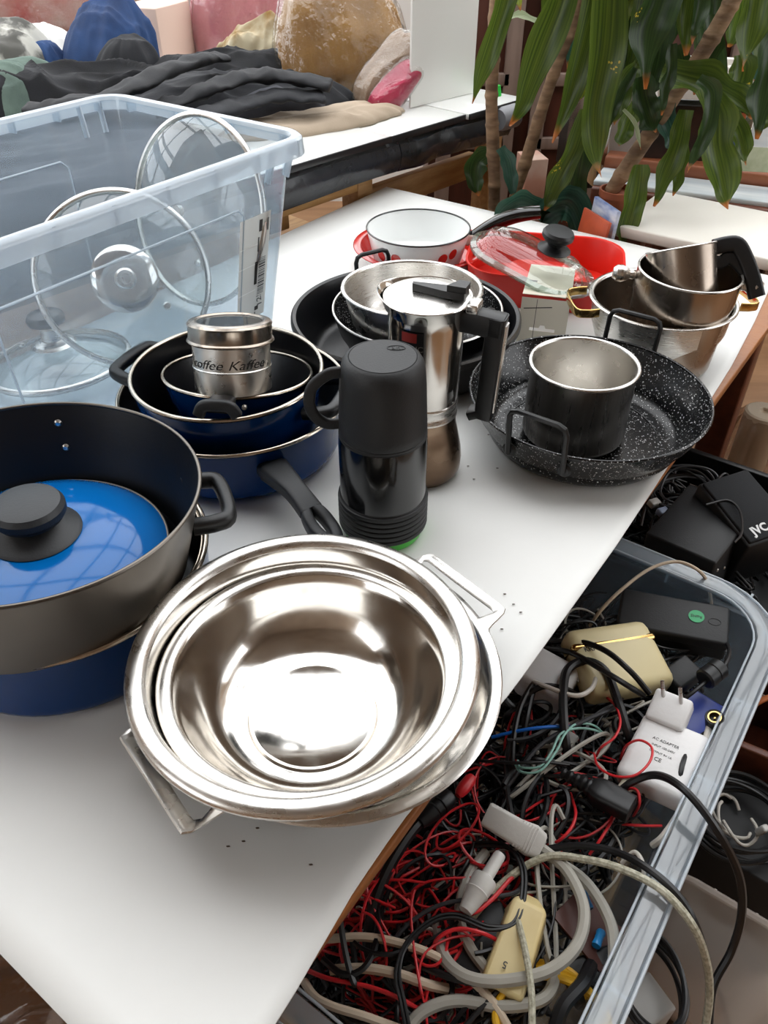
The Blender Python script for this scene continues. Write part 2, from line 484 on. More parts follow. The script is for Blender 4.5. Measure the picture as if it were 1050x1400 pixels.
# dark panelled cupboards and doors behind the plants
def cupboard(cx, y, wid, hgt, nd, label, m1, m2):
    r = root('cupboard', (cx, y, 0), label, 'cupboard')
    box('carcass', (wid, .34, hgt), m_brown, r, (0, .18, hgt / 2), bev=.004)
    dw = wid / nd
    for k in range(nd):
        x = -wid / 2 + dw * (k + .5)
        d = box('door', (dw - .07, .022, hgt - .14), m1, r, (x, -.003, hgt / 2), bev=.003)
        for s in (-1, 1): box('stile', (.045, .02, hgt - .06), m2, d, (s * (dw / 2 - .045), -.016, 0), bev=.003)
        for zz in (-.5, .0, .16, .5): box('rail', (dw - .1, .02, .035), m2, d, (0, -.016, zz * (hgt - .12)), bev=.003)
    return r
cupboard(.42, 2.62, .56, 1.22, 2, 'dark brown panelled cupboard with greyish frames, standing behind the canes', m_brown, m_greybr)
cupboard(1.24, 2.86, .98, 1.08, 3, 'long dark cupboard far behind the picture frames', m_brown, m_greybr)

# ---------------------------------------------------------------- the table and its paper
tb = root('table', TW(.68, .43, 0), 'long wooden table with brown edge under a white paper sheet', 'table', YAW)
def tl(u, w, z): return (u - .68, w - .43, z)
box('tabletop', (1.40, .852, .013), m_tableedge, tb, tl(.70, .4355, T - .0083), bev=.002)
for w in (.045, .82):
    box('apron', (1.24, .02, .06), m_redwood, tb, tl(.70, w, T - .049), bev=.002)
for u in (.05, 1.34):
    box('apron', (.02, .75, .06), m_redwood, tb, tl(u, .43, T - .049), bev=.002)
for u in (.06, 1.33):
    for w in (.055, .80): box('leg', (.05, .05, T - .02), m_redwood, tb, tl(u, w, (T - .02) / 2), bev=.004)
# paper, its long edge trimmed unevenly as photographed
EDGE = [(-.004, .004), (.0724, .002), (.1624, .012), (.2238, .014), (.30, .008), (.379, .004), (.60, .004), (.736, .008), (.90, .014), (1.047, .020), (1.20, .032), (1.337, .046), (1.395, .050)]
vs = []; fs = []; nu, nw = 60, 14
for i in range(nu + 1):
    u = -.004 + 1.399 * i / nu
    for k in range(len(EDGE) - 1):
        if EDGE[k][0] <= u <= EDGE[k + 1][0] + 1e-6:
            f = (u - EDGE[k][0]) / (EDGE[k + 1][0] - EDGE[k][0]); e = EDGE[k][1] + f * (EDGE[k + 1][1] - EDGE[k][1])
    for j in range(nw + 1):
        g = (j / nw) ** 1.6
        w = e + (.858 - e) * g
        z = T - .0006
        if j == 0: z += .0008 + .0014 * (noise.noise(Vector((u * 6, 0, 3))) + .4)
        vs.append(TW(u, w, z))
for i in range(nu):
    for j in range(nw):
        a = i * (nw + 1) + j; fs.append((a, a + nw + 1, a + nw + 2, a + 1))
pp = mk('paper_sheet', vs, fs, m_paper)
sm = pp.modifiers.new('thickness', 'SOLIDIFY'); sm.thickness = .0012; sm.offset = -1
tag(pp, 'white paper sheet spread over the table under the cookware', 'paper')
m_crumb = M('crumb', '#4a3a2c', .8)
bm = bmesh.new()
random.seed(3)
for (u, v) in [(312, 1157), (333, 1150), (352, 1132), (425, 1182), (668, 594), (640, 637), (648, 655), (680, 640), (712, 837), (702, 826), (690, 812), (686, 860)]:
    p = P(u, v, T + .0008)
    bmesh.ops.create_icosphere(bm, subdivisions=1, radius=.0011, matrix=Matrix.Translation(p) @ Matrix.Diagonal((1.6, .7, .5, 1)))
me = bpy.data.meshes.new('crumbs'); bm.to_mesh(me); bm.free(); me.materials.append(m_crumb)
o = bpy.data.objects.new('crumbs', me); COL.objects.link(o)
tag(o, 'dark crumbs scattered on the white paper sheet', 'crumbs', kind='stuff')

# cream board on its own trestle at the far right end
cb = root('side_table', (.615, 1.40, 0), 'cream topped side table at the far right end of the paper', 'table', YAW)
box('board', (.24, .52, .022), M('cream_board', '#e6e2d8', .45), cb, (.085, -.065, T + .001), bev=.003)
for a in (-.01, .18):
    for b in (-.30, .16): box('leg', (.035, .035, T - .01), m_redwood, cb, (a, b, (T - .01) / 2), bev=.003)

# red brown sill with a pale top beyond it
p0 = P(800, 290, .70); p1 = P(1050, 325, .70); d = (p1 - p0).normalized(); nrm = Vector((-d.y, d.x, 0))
sr = root('window_bench', (p0 + p1) / 2, 'low red brown wooden ledge with a pale strip on top, behind the cream board', 'ledge', math.atan2(d.y, d.x))
sr.location.z = 0
L_ = 1.20
box('front_board', (L_, .03, .075), m_redwood, sr, (.42, .0, .72), bev=.004)
box('pale_top', (L_, .10, .012), M('pale_ledge_top', '#d8dcdc', .3, col2='#b4c0c6', cscale=4, stretch=(1, 9, 1)), sr, (.42, .052, .7615), bev=.003)
box('back_board', (L_, .05, .03), M('mid_brown_wood', '#9a5c3c', .4, col2='#84492e', cscale=5, stretch=(1, 8, 8)), sr, (.42, .13, .775), bev=.004)
box('shelf_board', (L_, .34, .02), m_redwood, sr, (.42, .32, .755), bev=.003)
for x in (-.12, .95):
    for y in (.01, .44): box('leg', (.05, .04, .70), m_redwood, sr, (x, y, .345), bev=.003)

# ---------------------------------------------------------------- the sorting bench at the back left, with its clothes
BZ = .86
B0 = Vector((-.154, 1.531, 0)); BD = Vector((.686, .728, 0)); BN = Vector((-.728, .686, 0)); BYAW = math.atan2(BD.y, BD.x)
def BW(t, n_, z=BZ): p = B0 + BD * t + BN * n_; p.z = z; return p
bn = root('sorting_bench', BW(0, 0, 0), 'white topped bench with black front edge, behind the long table', 'bench', BYAW)
for t0, t1, dz, dn in ((-1.25, .245, 0, 0), (.25, .488, -.002, .004), (.492, .70, -.001, -.004)):
    b = box('board', (t1 - t0, 1.25, .012), m_benchtop, bn, ((t0 + t1) / 2, .625 + dn, BZ - .006 + dz), bev=.001)
    box('black_edge', (t1 - t0, .004, .012), m_benchedge, b, (0, -.627, 0), bev=.0005)
# black foil front band, bulging a little
for t0, t1, q in ((-1.25, .27, 0), (.275, .66, 1)):
    sec = [(.0, -.010), (-.013, -.016), (-.02, -.034), (-.018, -.056), (-.010, -.070), (.004, -.072), (.012, -.05), (.012, -.012)]
    pts = [Vector((t0 + (t1 - t0) * i / 24, .012 + .003 * math.sin(i * .9 + q), BZ - .006 - .002 * math.sin(i * .5))) for i in range(25)]
    sweep('front_band', pts, [(-a, b) for a, b in sec], m_band, bn, up=(0, 0, 1))
c_ = lathe('roll_end', [(0, -.06), (.022, -.06), (.026, -.05), (.026, .0), (.02, .004), (0, .004)], M('grey_roll', '#7b7c80', .4), bn, 24, (.655, -.01, BZ - .03), (0, R(90), 0))
for t in (-.9, .205, .66): box('post', (.045, .05, BZ - .02), m_pine, bn, (t, .06, (BZ - .02) / 2), bev=.003)
for t in (-.9, .66): box('rear_post', (.045, .05, BZ - .02), m_pine, bn, (t, 1.1, (BZ - .02) / 2), bev=.003)
box('rail', (1.05, .022, .055), m_pine, bn, (-.345, .043, T + .035), bev=.003)
box('short_post', (.05, .03, .11), m_pine, bn, (-.02, .066, T + .028), bev=.003)
box('lower_rail', (.42, .022, .06), m_pine, bn, (.44, .10, .70), bev=.003)
# hidden lower shelf with clutter
box('under_shelf', (1.5, .8, .02), m_pine, bn, (-.15, .62, .42), bev=.003)
# white upright divider
wb = box('divider_board', (.21, .006, .52), M('white_divider', '#e8e8e4', .25, coat=.2), None, BW(.545, .118, BZ + .2605), (0, 0, BYAW - .06), bev=.001)
tag(wb, 'upright white divider board standing on the bench beside the bags', 'board')

m_blkcloth = M('black_cloth', '#0b0c10', .8, col2='#12141a', cscale=30, bump=.3, bscale=500, sheen=.02, bdist=.002)
m_blkcloth2 = M('washed_black_cloth', '#191b21', .85, col2='#101217', cscale=20, bump=.3, bscale=500, sheen=.03, bdist=.002)
m_greycloth = M('charcoal_cloth', '#43444b', .85, col2='#37383f', cscale=14, bump=.3, bscale=500, bdist=.002)
m_blue = M('blue_denim', '#20406f', .85, col2='#182f55', cscale=14, bump=.3, bscale=500, bdist=.002)
m_beige = M('beige_cotton', '#b7a692', .85, col2='#ab9a86', cscale=10, bump=.2, bscale=400, bdist=.002)
m_ochre = M('ochre_cloth', '#a37a3e', .8, col2='#856031', cscale=10, bump=.3, bscale=200, bdist=.003)
m_taupe = M('taupe_cloth', '#9d8672', .8, col2='#877260', cscale=8, bump=.2, bscale=200)
m_pink = M('pink_cloth', '#c9808a', .8, col2='#b06570', cscale=9, bump=.3, bscale=80)
m_red = M('dull_red_cloth', '#a23c38', .8, col2='#b89a93', cscale=7, bump=.3, bscale=80)
m_magenta = M('magenta_cloth', '#c0124f', .7, col2='#a10d42', cscale=12)
m_sage = M('grey_green_cloth', '#66796f', .85, col2='#4d5d56', cscale=12, bump=.3, bscale=300, bdist=.002)
m_pattern = M('grey_patterned_cloth', '#b9b8b0', .85, col2='#5c5b57', cscale=16, ramp=(.45, .55))
m_whitecloth = M('white_cloth', '#e4e4e2', .85)
m_news = M('tan_paper', '#bfb497', .6, col2='#94702f', cscale=16, ramp=(.45, .65))
def garment(name, u, v, rx, ry, h, mat, label, cat='clothing', dyaw=0, dz=0, **k):
    p = P(u, v, BZ + dz); p.z = BZ + dz + .0005
    return tag(heap(name, p, rx, ry, h, mat, BYAW + dyaw, **k), label, cat)
p = BW(-.62, .27, BZ + .0005)
tag(heap('blanket', p, .60, .27, .04, M('slate_cloth', '#2b333f', .85, col2='#222a35', cscale=9, bump=.3, bscale=500, bdist=.002), BYAW, seed=83, folds=.015, pe=8, edge=.03, ex=5), 'slate dark blanket spread along the bench behind the clear storage box', 'blanket')
garment('trousers', 430, 172, .21, .062, .016, m_beige, 'beige cotton trousers lying flat at the front of the bench', dyaw=-.22, seed=2, folds=.012, pe=5)
garment('trousers', 385, 158, .10, .04, .045, m_greycloth, 'charcoal grey trousers on the front edge of the black clothes', dyaw=-.5, seed=5, folds=.012)
garment('jacket', 315, 148, .27, .10, .055, m_blkcloth2, 'washed black jacket lying in front of the pile, nearest the clear storage box', dyaw=-.55, seed=8, folds=.02)
garment('trousers', 325, 128, .30, .075, .075, m_blkcloth, 'glossy black trousers stretched across the middle of the clothes pile', dyaw=-.55, seed=11, folds=.024)
# legs, sleeves and folded edges lying over the black pile
def leg_roll(name, px, zz, w_, h_, mat, par, seed):
    cs = spline([P(u, v, BZ + z) for (u, v), z in zip(px, zz)], 12)
    o = sweep(name, [c - Vector(par.location) for c in cs], rrect(2, 2, .9, 5), mat, None, up=(0, 0, 1), scale=lambda t: (w_ * (.8 + .3 * noise.noise(Vector((t * 5, seed, 0)))), h_ * (.8 + .5 * noise.noise(Vector((t * 9, seed, 5))))), angle=0)
    for v in o.data.vertices:
        n_ = noise.noise(v.co * 26 + Vector((seed, 0, 0))) * .005 + noise.noise(v.co * 60) * .003
        v.co.z += n_; v.co.y += n_ * .6
    o.parent = par; o.rotation_euler = (0, 0, -par.rotation_euler.z)
    return o
bl_ = [o for o in COL.objects if o.get('label', '').startswith('glossy black trousers')][0]
leg_roll('trouser_leg', [(210, 152), (270, 128), (340, 104), (400, 106), (452, 118)], (.05, .075, .092, .085, .07), .042, .013, m_blkcloth, bl_, 3)
leg_roll('trouser_leg', [(235, 170), (300, 150), (370, 134), (440, 132)], (.045, .055, .06, .055), .044, .012, m_blkcloth2, bl_, 7)
leg_roll('trouser_leg', [(40, 150), (100, 140), (160, 128), (225, 98), (270, 82), (300, 80)], (.06, .075, .085, .105, .11, .10), .038, .013, m_blkcloth, bl_, 9)
garment('jeans', 100, 150, .26, .085, .07, m_blkcloth, 'black cargo trousers bunched at the left of the pile', dyaw=-.6, seed=13, folds=.03)
garment('shirt', 20, 150, .12, .10, .085, m_sage, 'grey green shirt at the far left of the pile', dyaw=-.5, seed=17, folds=.02)
garment('shirt', 22, 118, .11, .12, .13, m_pattern, 'grey and white patterned shirt behind the green one', dyaw=-.4, seed=19, folds=.02)
garment('jeans', 150, 118, .12, .095, .17, m_blue, 'blue jeans folded into a steep hump', dyaw=-1.2, seed=23, folds=.02, edge=.15, lean=(.10, .25))
garment('jacket', 175, 132, .085, .07, .115, m_blkcloth2, 'dark grey lining folded over the blue jeans', dyaw=-.9, seed=29, folds=.010, edge=.2, lean=(.1, .2))
garment('jeans', 70, 120, .06, .06, .085, m_blue, 'small crumpled navy denim leg left of the blue hump', dyaw=-.6, seed=31, folds=.02)
garment('sheet', 50, 92, .14, .10, .09, m_whitecloth, 'bright white cloth lying behind the blue jeans', dyaw=-.4, seed=37, folds=.012)
# tan newspaper wrapping with yellow print
nw_ = garment('paper_wrap', 352, 112, .125, .055, .115, m_news, 'crumpled tan paper wrapper with yellow print on the pile', 'wrapper', dyaw=-.75, seed=42, folds=.035, f=(9, 22), edge=.5, pe=1.8, lean=(.3, 0))
# bagged clothes: each bag's clear film is a child of its bundle
def bagged(u, v, rx, ry, h, mat, label, dyaw=0, film=1.05, **k):
    k.setdefault('pe', 5)
    o = garment('bagged_bundle', u, v, rx, ry, h, mat, label, 'bag', dyaw=dyaw, **k)
    k2 = dict(k); k2['folds'] = k.get('folds', .02) * .8; k2['seed'] = k.get('seed', 1)
    f = heap('clear_bag', (0, 0, 0), rx * film, ry * film, h * film + .006, m_film, 0, parent=o, **k2)
    return o
bagged(472, 122, .165, .09, .185, m_ochre, 'clear bag of ochre brown clothes beside the white divider', dyaw=-.35, seed=43, folds=.035, edge=.12, lean=(0, .2), pe=5, ex=3.6)
def leaning(u, v, dz, rx, ry, h, mat, label, seed, tilt):
    o = bagged(u, v, rx, ry, h, mat, label, seed=seed, folds=.012, edge=.1, pe=4, ex=3.5)
    o.location.z = BZ + dz
    o.rotation_euler = (R(28), -R(tilt), BYAW - .1)
    return o
leaning(530, 140, .062, .095, .045, .035, m_taupe, 'clear bag of taupe clothes leaning beside the ochre bag', 47, 36)
leaning(541, 146, .036, .075, .035, .028, m_magenta, 'clear bag with magenta cloth leaning at the foot of the divider', 53, 34)
bagged(345, 74, .17, .12, .20, m_pink, 'bag of crumpled pink clothes behind the tan wrapper', dyaw=-.5, seed=59, folds=.03, edge=.15)
bagged(225, 62, .15, .14, .17, m_taupe, 'bag of taupe clothes in the middle of the back row', dyaw=-.5, seed=61, folds=.02, edge=.15)
bagged(60, 52, .26, .15, .18, m_red, 'long bag of dull red clothes at the back left', dyaw=-.5, seed=67, folds=.025, edge=.15)
bagged(240, 10, .22, .16, .20, m_pink, 'pale pink bag rearmost on the bench', dyaw=-.5, seed=71, folds=.03, edge=.15)
p = P(222, 88, BZ)
bx = box('carton', (.16, .12, .14), M('pale_pink_card', '#d9beb0', .6), None, (p.x, p.y, BZ + .0705), (0, 0, BYAW + .4), bev=.003)
tag(bx, 'pale pinkish carton between the blue jeans and the tan wrapper', 'box')

# under and beside the bench
gt = lathe('green_tube', [(0, 0), (.022, 0), (.024, .01), (.024, .60), (.018, .63), (.012, .66), (0, .66)], M('bright_green_plastic', '#27a83a', .3, trans=.0), None, 32, (.262, 2.06, .2205))
tag(gt, 'bright green plastic tube standing behind the first cane', 'tube')
sb = box('floor_crate', (.30, .30, .22), m_greybr, None, (.262, 2.09, .11), (0, 0, .3), bev=.004)
tag(sb, 'low greyish crate under the green tube', 'crate')

# ================================================================ cookware on the table
def loop_handle(rt, name, c, out, width, depth, r, mat, z, rise=0., n=5, sec=None, inner=0.):
    """a bracket handle in plan: leaves the wall at c +- width/2, stands out by depth"""
    out = Vector(out).normalized(); sd = Vector((-out.y, out.x, 0)); c = Vector(c)
    pts = [c + sd * width * .5 - out * inner + Vector((0, 0, z)), c + sd * width * .5 + out * depth * .55 + Vector((0, 0, z + rise * .6)),
           c + sd * width * .36 + out * depth + Vector((0, 0, z + rise)), c - sd * width * .36 + out * depth + Vector((0, 0, z + rise)),
           c - sd * width * .5 + out * depth * .55 + Vector((0, 0, z + rise * .6)), c - sd * width * .5 - out * inner + Vector((0, 0, z))]
    return sweep(name, spline(pts, n), sec or circ(r, 10), mat, rt, up=(0, 0, 1))

# --- nested steel bowls in the foreground
ld = root('handled_dish', (-.040, .404, T), 'shallow steel dish with cut-out bracket handles, undermost of the foreground steel bowls', 'dish')
# rim flange widens into two handles with a trapezoid opening each
HA = [R(41), R(41 + 178)]
RB, RF = .124, .1335
lathe('body', [(0, 0)] + arc(.092, .010, .010, -90, -10) + [(.112, .022), (.121, .040), (RB, .0455)], m_steel, ld, 96)
lathe('lining', [(0, .0015)] + arc(.091, .0115, .010, -90, -10) + [(.1105, .023), (.1195, .040), (RB, .0462)], m_polish, ld, 96)
NA = 240
def hw(a):
    best = 0
    for h in HA:
        d = abs((a - h + PI) % (2 * PI) - PI)
        best = max(best, max(0, min(1, (R(24) - d) / R(8))))
    return best
vs = []; fs = []
cols = [0, .18, .5, .82, 1.0]
for i in range(NA):
    a = 2 * PI * i / NA; w_ = hw(a)
    w_ = w_ * w_ * (3 - 2 * w_)
    h = min(HA, key=lambda q: abs((a - q + PI) % (2 * PI) - PI)); d = (a - h + PI) % (2 * PI) - PI
    rin = RB; rout0 = RF
    hx_ = 0 if h == HA[0] else .009
    rout1 = min(.161 + hx_, (.1525 + hx_) / max(.5, math.cos(d))) if w_ > 0 else RF
    ro = rout0 + (rout1 - rout0) * w_
    hs = min(RF + .003, ro - .001); he = max(hs + .0005, ro - .0105)
    for r_, z_ in ((rin, .0462), (rin + .003, .0475), (min(RF, ro), .0475), (ro if w_ <= .02 else he, .0475), (ro, .0475), (ro + .0012, .0462), (ro, .0450)):
        vs.append((r_ * math.cos(a), r_ * math.sin(a), z_))
for i in range(NA):
    j = (i + 1) % NA
    a = 2 * PI * (i + .5) / NA
    for k in range(6):
        if k == 2 and hw(a) > .80: continue      # the opening
        fs.append((i * 7 + k, i * 7 + k + 1, j * 7 + k + 1, j * 7 + k))
rimo = mk('rim_flange', vs, fs, m_steel, ld, True, 40)
rimo.modifiers.new('thickness', 'SOLIDIFY').thickness = .0012
rimo['label'] = 'flat rim drawn out into two cut-out handles'

ob = root('mixing_bowl', (-.0585, .381, T + .015), 'large steel bowl with a broad rolled rim, middle of the foreground stack', 'bowl', rot=(R(.8), R(-.6), 0))
ob.scale = (.964, .964, .975)
z1 = .081
lathe('body', [(0, .004)] + arc(.078, .014, .010, -90, -10) + [(.098, .035), (.113, .058), (.1195, .074), (.1215, .079)], m_steel, ob, 128)
lathe('lining', [(0, .0055)] + arc(.077, .0155, .010, -90, -10) + [(.0968, .035), (.1115, .058), (.118, .073), (.1195, .080)], m_polish, ob, 128)
lathe('rim', [(.1195, .080), (.1208, .0832), (.1240, .0852), (.1285, .0858), (.1328, .0845), (.1352, .0815), (.1350, .0785), (.1330, .0770), (.1312, .0780), (.1215, .0785)], m_steel, ob, 160, angle=0)
ib = root('small_mixing_bowl', (-.0565, .376, T + .0215), 'smaller scratched steel bowl nested inside the broad rimmed bowl', 'bowl', rot=(R(-.5), R(.4), 0))
ib.scale = (.985, .985, .985)
ipro = [(0, .0028), (.047, .0028), (.0485, .0042), (.051, .0042), (.0525, .0020), (.058, .0024), (.070, .0070), (.083, .0185), (.0925, .036), (.0985, .050), (.1015, .0585), (.1030, .0602)]
lathe('lining', ipro, m_polish, ib, 128, angle=45)
lathe('body', [(0, 0), (.055, 0), (.0715, .0058), (.0842, .0175), (.0938, .0352), (.0998, .0495), (.103, .058)], m_steel, ib, 96)
lathe('rim', [(.1030, .0602), (.1040, .0618), (.1075, .0626), (.1120, .0622), (.1142, .0605), (.1145, .0585), (.1130, .0576), (.103, .058)], m_steel, ib, 160, angle=0)

# --- left: wide blue pot, tilted grey-black pot set in it, blue lid inside
bp = root('wide_blue_pot', (-.287, .507, T), 'wide low navy pot with a steel rim, undermost at the left edge', 'pot')
pan(bp, .124, .129, .078, m_enamel, m_nonstick, m_creamrim, rb=.016, rimr=.0028)
lathe('inner_rim_ring', [(.1245 + x, .0765 + y) for x, y in circ(.0014, 8)] + [(.1259, .0765)], m_creamrim, bp, 96, angle=0)
gp = root('grey_black_pot', (-.296, .492, T + .029), 'deep pot with grey metal outside and black inside, set in the wide blue pot', 'pot', rot=(R(-2.5), R(3.0), 0))
pw = [(.112, .016), (.1225, .030), (.1245, .040), (.130, .050), (.1345, .110)]
o_ = [(0, .004)] + arc(.096, .016, .012, -90, -5) + [(.111, .026), (.1135, .034), (.120, .046), (.1385, .128)]
i_ = [(0, .006), (.094, .006)] + [(.100, .010), (.1092, .028), (.1118, .036), (.1132, .0385), (.1150, .0425), (.1166, .0445), (.1170, .0480), (.1186, .0515), (.1368, .128)]
lathe('body', o_, m_greymetal, gp, 128)
lathe('lining', i_, m_bluebk, gp, 128, angle=25)
lathe('rim', [(.1377 + x, .128 + y) for x, y in circ(.0017, 8)] + [(.1394, .128)], m_greymetal, gp, 128, angle=0)
for a in (98.5,):
    for zz, da in ((.110, 0), (.086, -1.6)):
        ra = R(a + da); rr = .1368 - (.128 - zz) * (.0182 / .0765)
        lathe('rivet', [(0, .0028), (.0022, .0024), (.0036, .0010), (.0038, 0)], m_steel, gp, 20, (rr * math.cos(ra), rr * math.sin(ra), zz), (0, R(-90), ra))
for a in (20, 200):
    ra = R(a)
    ob_ = Vector((math.cos(ra), math.sin(ra), 0))
    loop_handle(gp, 'side_handle', ob_ * .1285, ob_, .066, .029, .0, m_black, .086, rise=.0, sec=rrect(.013, .016, .006, 4), inner=.004)
bl = root('pot_lid', (-.297, .500, T + .085), 'bright blue domed lid with a thick black knob, lying inside the grey black pot', 'lid', rot=(R(-1.5), R(2.0), 0))
dome = [(0, .0235), (.03, .0232), (.055, .0215), (.078, .0165), (.094, .0092), (.103, .0025), (.1065, -.001)]
lathe('dome', dome + [(.1062, -.0022), (.102, .0012)], m_lidblue, bl, 128)
lathe('lid_rim', [(.1068 + x, -.0012 + y) for x, y in circ(.0014, 8)] + [(.1082, -.0012)], m_greymetal, bl, 96, angle=0)
lathe('knob_base', [(0, .0232), (.0375, .0226), (.0385, .0236), (.036, .0258), (.022, .0315), (.017, .036), (0, .036)], m_greyblk, bl, 64)
lathe('knob', [(0, .033), (.017, .033), (.021, .036), (.0265, .039), (.0300, .0445), (.0298, .050), (.0268, .0545), (.021, .0563), (0, .0575)], m_greyblk, bl, 64)

# --- blue stack behind: frying pan, casserole, small tilted pot, coffee tin
fp = root('navy_frying_pan', (-.173, .785, T), 'navy frying pan with a long black handle, bottom of the blue stack', 'pan')
pan(fp, .122, .131, .075, m_enamel, m_nonstick, m_creamrim, rb=.022, rimr=.0026)
# handle: from the wall towards the thermos, flat grip with an eye near its end
a0 = P(374, 642, T + .050); a1 = P(462, 742, T + .034)
hd = (a1 - a0); hl = hd.length; hd.normalize(); hs_ = Vector((-hd.y, hd.x, 0))
L0 = a0 - Vector(fp.location)
def hz(f): return .006 * math.sin(PI * min(1, f * 1.3)) - .004 * f
NS = 26; prof = []
def hwid(f): return .0150 - .0042 * min(1, f / .35) + .0028 * max(0, (f - .45) / .55)
split = .60
pts = [L0 + hd * (hl * f) + Vector((0, 0, hz(f))) for f in [split * i / 12 for i in range(13)]]
sweep('handle', pts, rrect(2, 2, .5, 4), m_greyblk, fp, up=(0, 0, 1), scale=lambda t: (hwid(t * split) * 1.08, .0100 - .0030 * t))
lp = []
for i in range(28):
    t = 2 * PI * i / 28
    f = .76 + .20 * -math.cos(t)
    lp.append(L0 + hd * (hl * f) + hs_ * (.0092 * math.sin(t)) + Vector((0, 0, hz(f) - .001)))
sweep('handle_eye', lp, rrect(.0120, .0155, .004, 3), m_greyblk, fp, closed=True, up=(0, 0, 1))
sweep('ferrule', [L0 - hd * .014 + Vector((0, 0, -.002)), L0 + hd * .004], rrect(.030, .020, .006, 3), m_black, fp, up=(0, 0, 1))

ca = root('navy_casserole', (-.174, .770, T + .003), 'navy casserole with two black loop handles, standing in the frying pan', 'casserole')
pan(ca, .090, .1055, .108, m_enamel, m_nonstick, m_creamrim, rb=.014, rimr=.0026)
for a in (158, 158 + 188):
    ra = R(a); o3 = Vector((math.cos(ra), math.sin(ra), 0))
    loop_handle(ca, 'loop_handle', o3 * .104, o3, .072, .028, 0, m_black, .088, rise=.006, sec=rrect(.014, .013, .005, 4), inner=.004)
sp = root('small_navy_pot', (-.168, .765, T + .014), 'small navy pot with a stubby black handle, tipped inside the casserole', 'pot', rot=(R(-11), R(2), 0))
pan(sp, .060, .0835, .088, m_enamel, m_nonstick, m_creamrim, rb=.014, rimr=.0022, flare=[(.060, .014), (.070, .045), (.0835, .088)])
hp = Matrix(((1, 0, 0), (0, 1, 0), (0, 0, 1))) @ sp.rotation_euler.to_matrix().inverted() @ (Vector((-.163, .684, .8735)) - Vector(sp.location))
hdir = Vector((-.10, -1, .05)).normalized()
sweep('handle_stub', [hp + hdir * .0, hp + hdir * .022], rrect(.026, .012, .004, 3), m_black, sp, up=(0, 0, 1))
sweep('handle', spline([hp + hdir * .022 + Vector((-.019, 0, -.008)), hp + hdir * .025 + Vector((-.013, 0, .002)), hp + hdir * .026 + Vector((0, 0, .004)), hp + hdir * .025 + Vector((.013, 0, .002)), hp + hdir * .022 + Vector((.019, 0, -.008))], 6), rrect(.012, .009, .003, 3), m_greyblk, sp, up=hdir)
lathe('rivet', [(0, .004), (.002, .004), (.0028, .002), (.0028, 0)], m_steel, sp, 16, tuple(hp + Vector((.022, -.006, -.004))), (R(80), 0, 0))

tn = root('coffee_tin', P(312, 436, .930) - Vector((0, .2588, .966)) * .073, 'round steel coffee tin with a window lid, standing in the small navy pot', 'tin', rot=(R(-15), R(1), 0))
tn.scale = (.90, .90, .72)
lathe('body', [(0, 0), (.0435, 0), (.0450, .0015), (.0450, .034), (.0460, .0355), (.0450, .037), (.0450, .074), (0, .074)], m_satin, tn, 80)
lathe('lid', [(.0470, .070), (.0495, .0705), (.0505, .0725), (.0495, .0745), (.0482, .0755), (.0482, .094), (.0490, .0965), (.0470, .0995), (.0445, .1000), (.0425, .1010), (.0400, .1012), (.0385, .0995), (.0370, .0990)], m_oldsteel, tn, 80, angle=40)
lathe('window', [(0, .0985), (.0385, .0985)], clear('lid_window', '#b8bdbd', .35, .06, '#3a3c3c'), tn, 48)
m_ink = M('black_ink', '#15120f', .5)
text('lettering', 'coffee', .0185, m_ink, tn, (0, 0, .046), (0, 0, R(-33)), shear=.35, bend=.04525)
text('lettering', 'Kaffee', .0185, m_ink, tn, (0, 0, .046), (0, 0, R(33)), shear=.35, bend=.04525)

# --- thermos
th = root('thermos', (-.001, .630, T), 'black vacuum flask with cup lid, ribbed foot and green bottom', 'flask')
lathe('green_base', [(0, 0), (.038, 0), (.041, .002), (.0425, .010), (.0425, .014), (0, .014)], m_green, th, 72)
rp = [(.041, .012), (.0445, .0125)]
for k in range(6):
    z = .013 + k * .0062
    rp += [(.0458, z + .0006), (.0462, z + .0026), (.0458, z + .0048), (.0442, z + .0055), (.0442, z + .0060)]
rp += [(.0445, .0505), (.0435, .0515)]
lathe('ribbed_foot', rp, m_blackmatte, th, 80, angle=50)
lathe('body', [(.0436, .045), (.0436, .110), (.0430, .122), (.0415, .124), (.040, .1245)], m_blackgloss, th, 80)
lathe('cup', [(.0405, .119), (.0428, .1195), (.0430, .1215), (.0430, .1225), (.0424, .1230), (.0430, .1236), (.0429, .1256), (.0422, .1260), (.0428, .1266), (.0424, .135), (.0404, .175), (.0393, .189), (.0376, .1975), (.0345, .2025), (.0315, .2040), (.0309, .2034), (.0303, .2042), (0, .2046)], m_blackmatte, th, 80, angle=50)
hpts = [(-.038, -.004, .190), (-.050, -.006, .1885), (-.064, -.008, .177), (-.068, -.009, .161), (-.064, -.008, .146), (-.054, -.006, .136), (-.040, -.004, .1345)]
sweep('cup_handle', spline(hpts, 6), rrect(.011, .006, .0025, 3), m_blackmatte, th, up=(.13, -1, 0))
oval = sweep('emblem', [Vector((.012 + .0085 * math.cos(t) * (1 if abs(math.cos(t)) < .8 else 1), .014 + .0042 * math.sin(t), .2047)) for t in [2 * PI * i / 24 for i in range(24)]], rrect(.0007, .0006, .0002, 1), m_black, th, closed=True, up=(0, 0, 1))
text('emblem_lettering', 'alfi', .0075, m_black, th, (.012, .014, .2047), (0, 0, 0), ext=.0003)
oval.rotation_euler = (0, 0, 0)

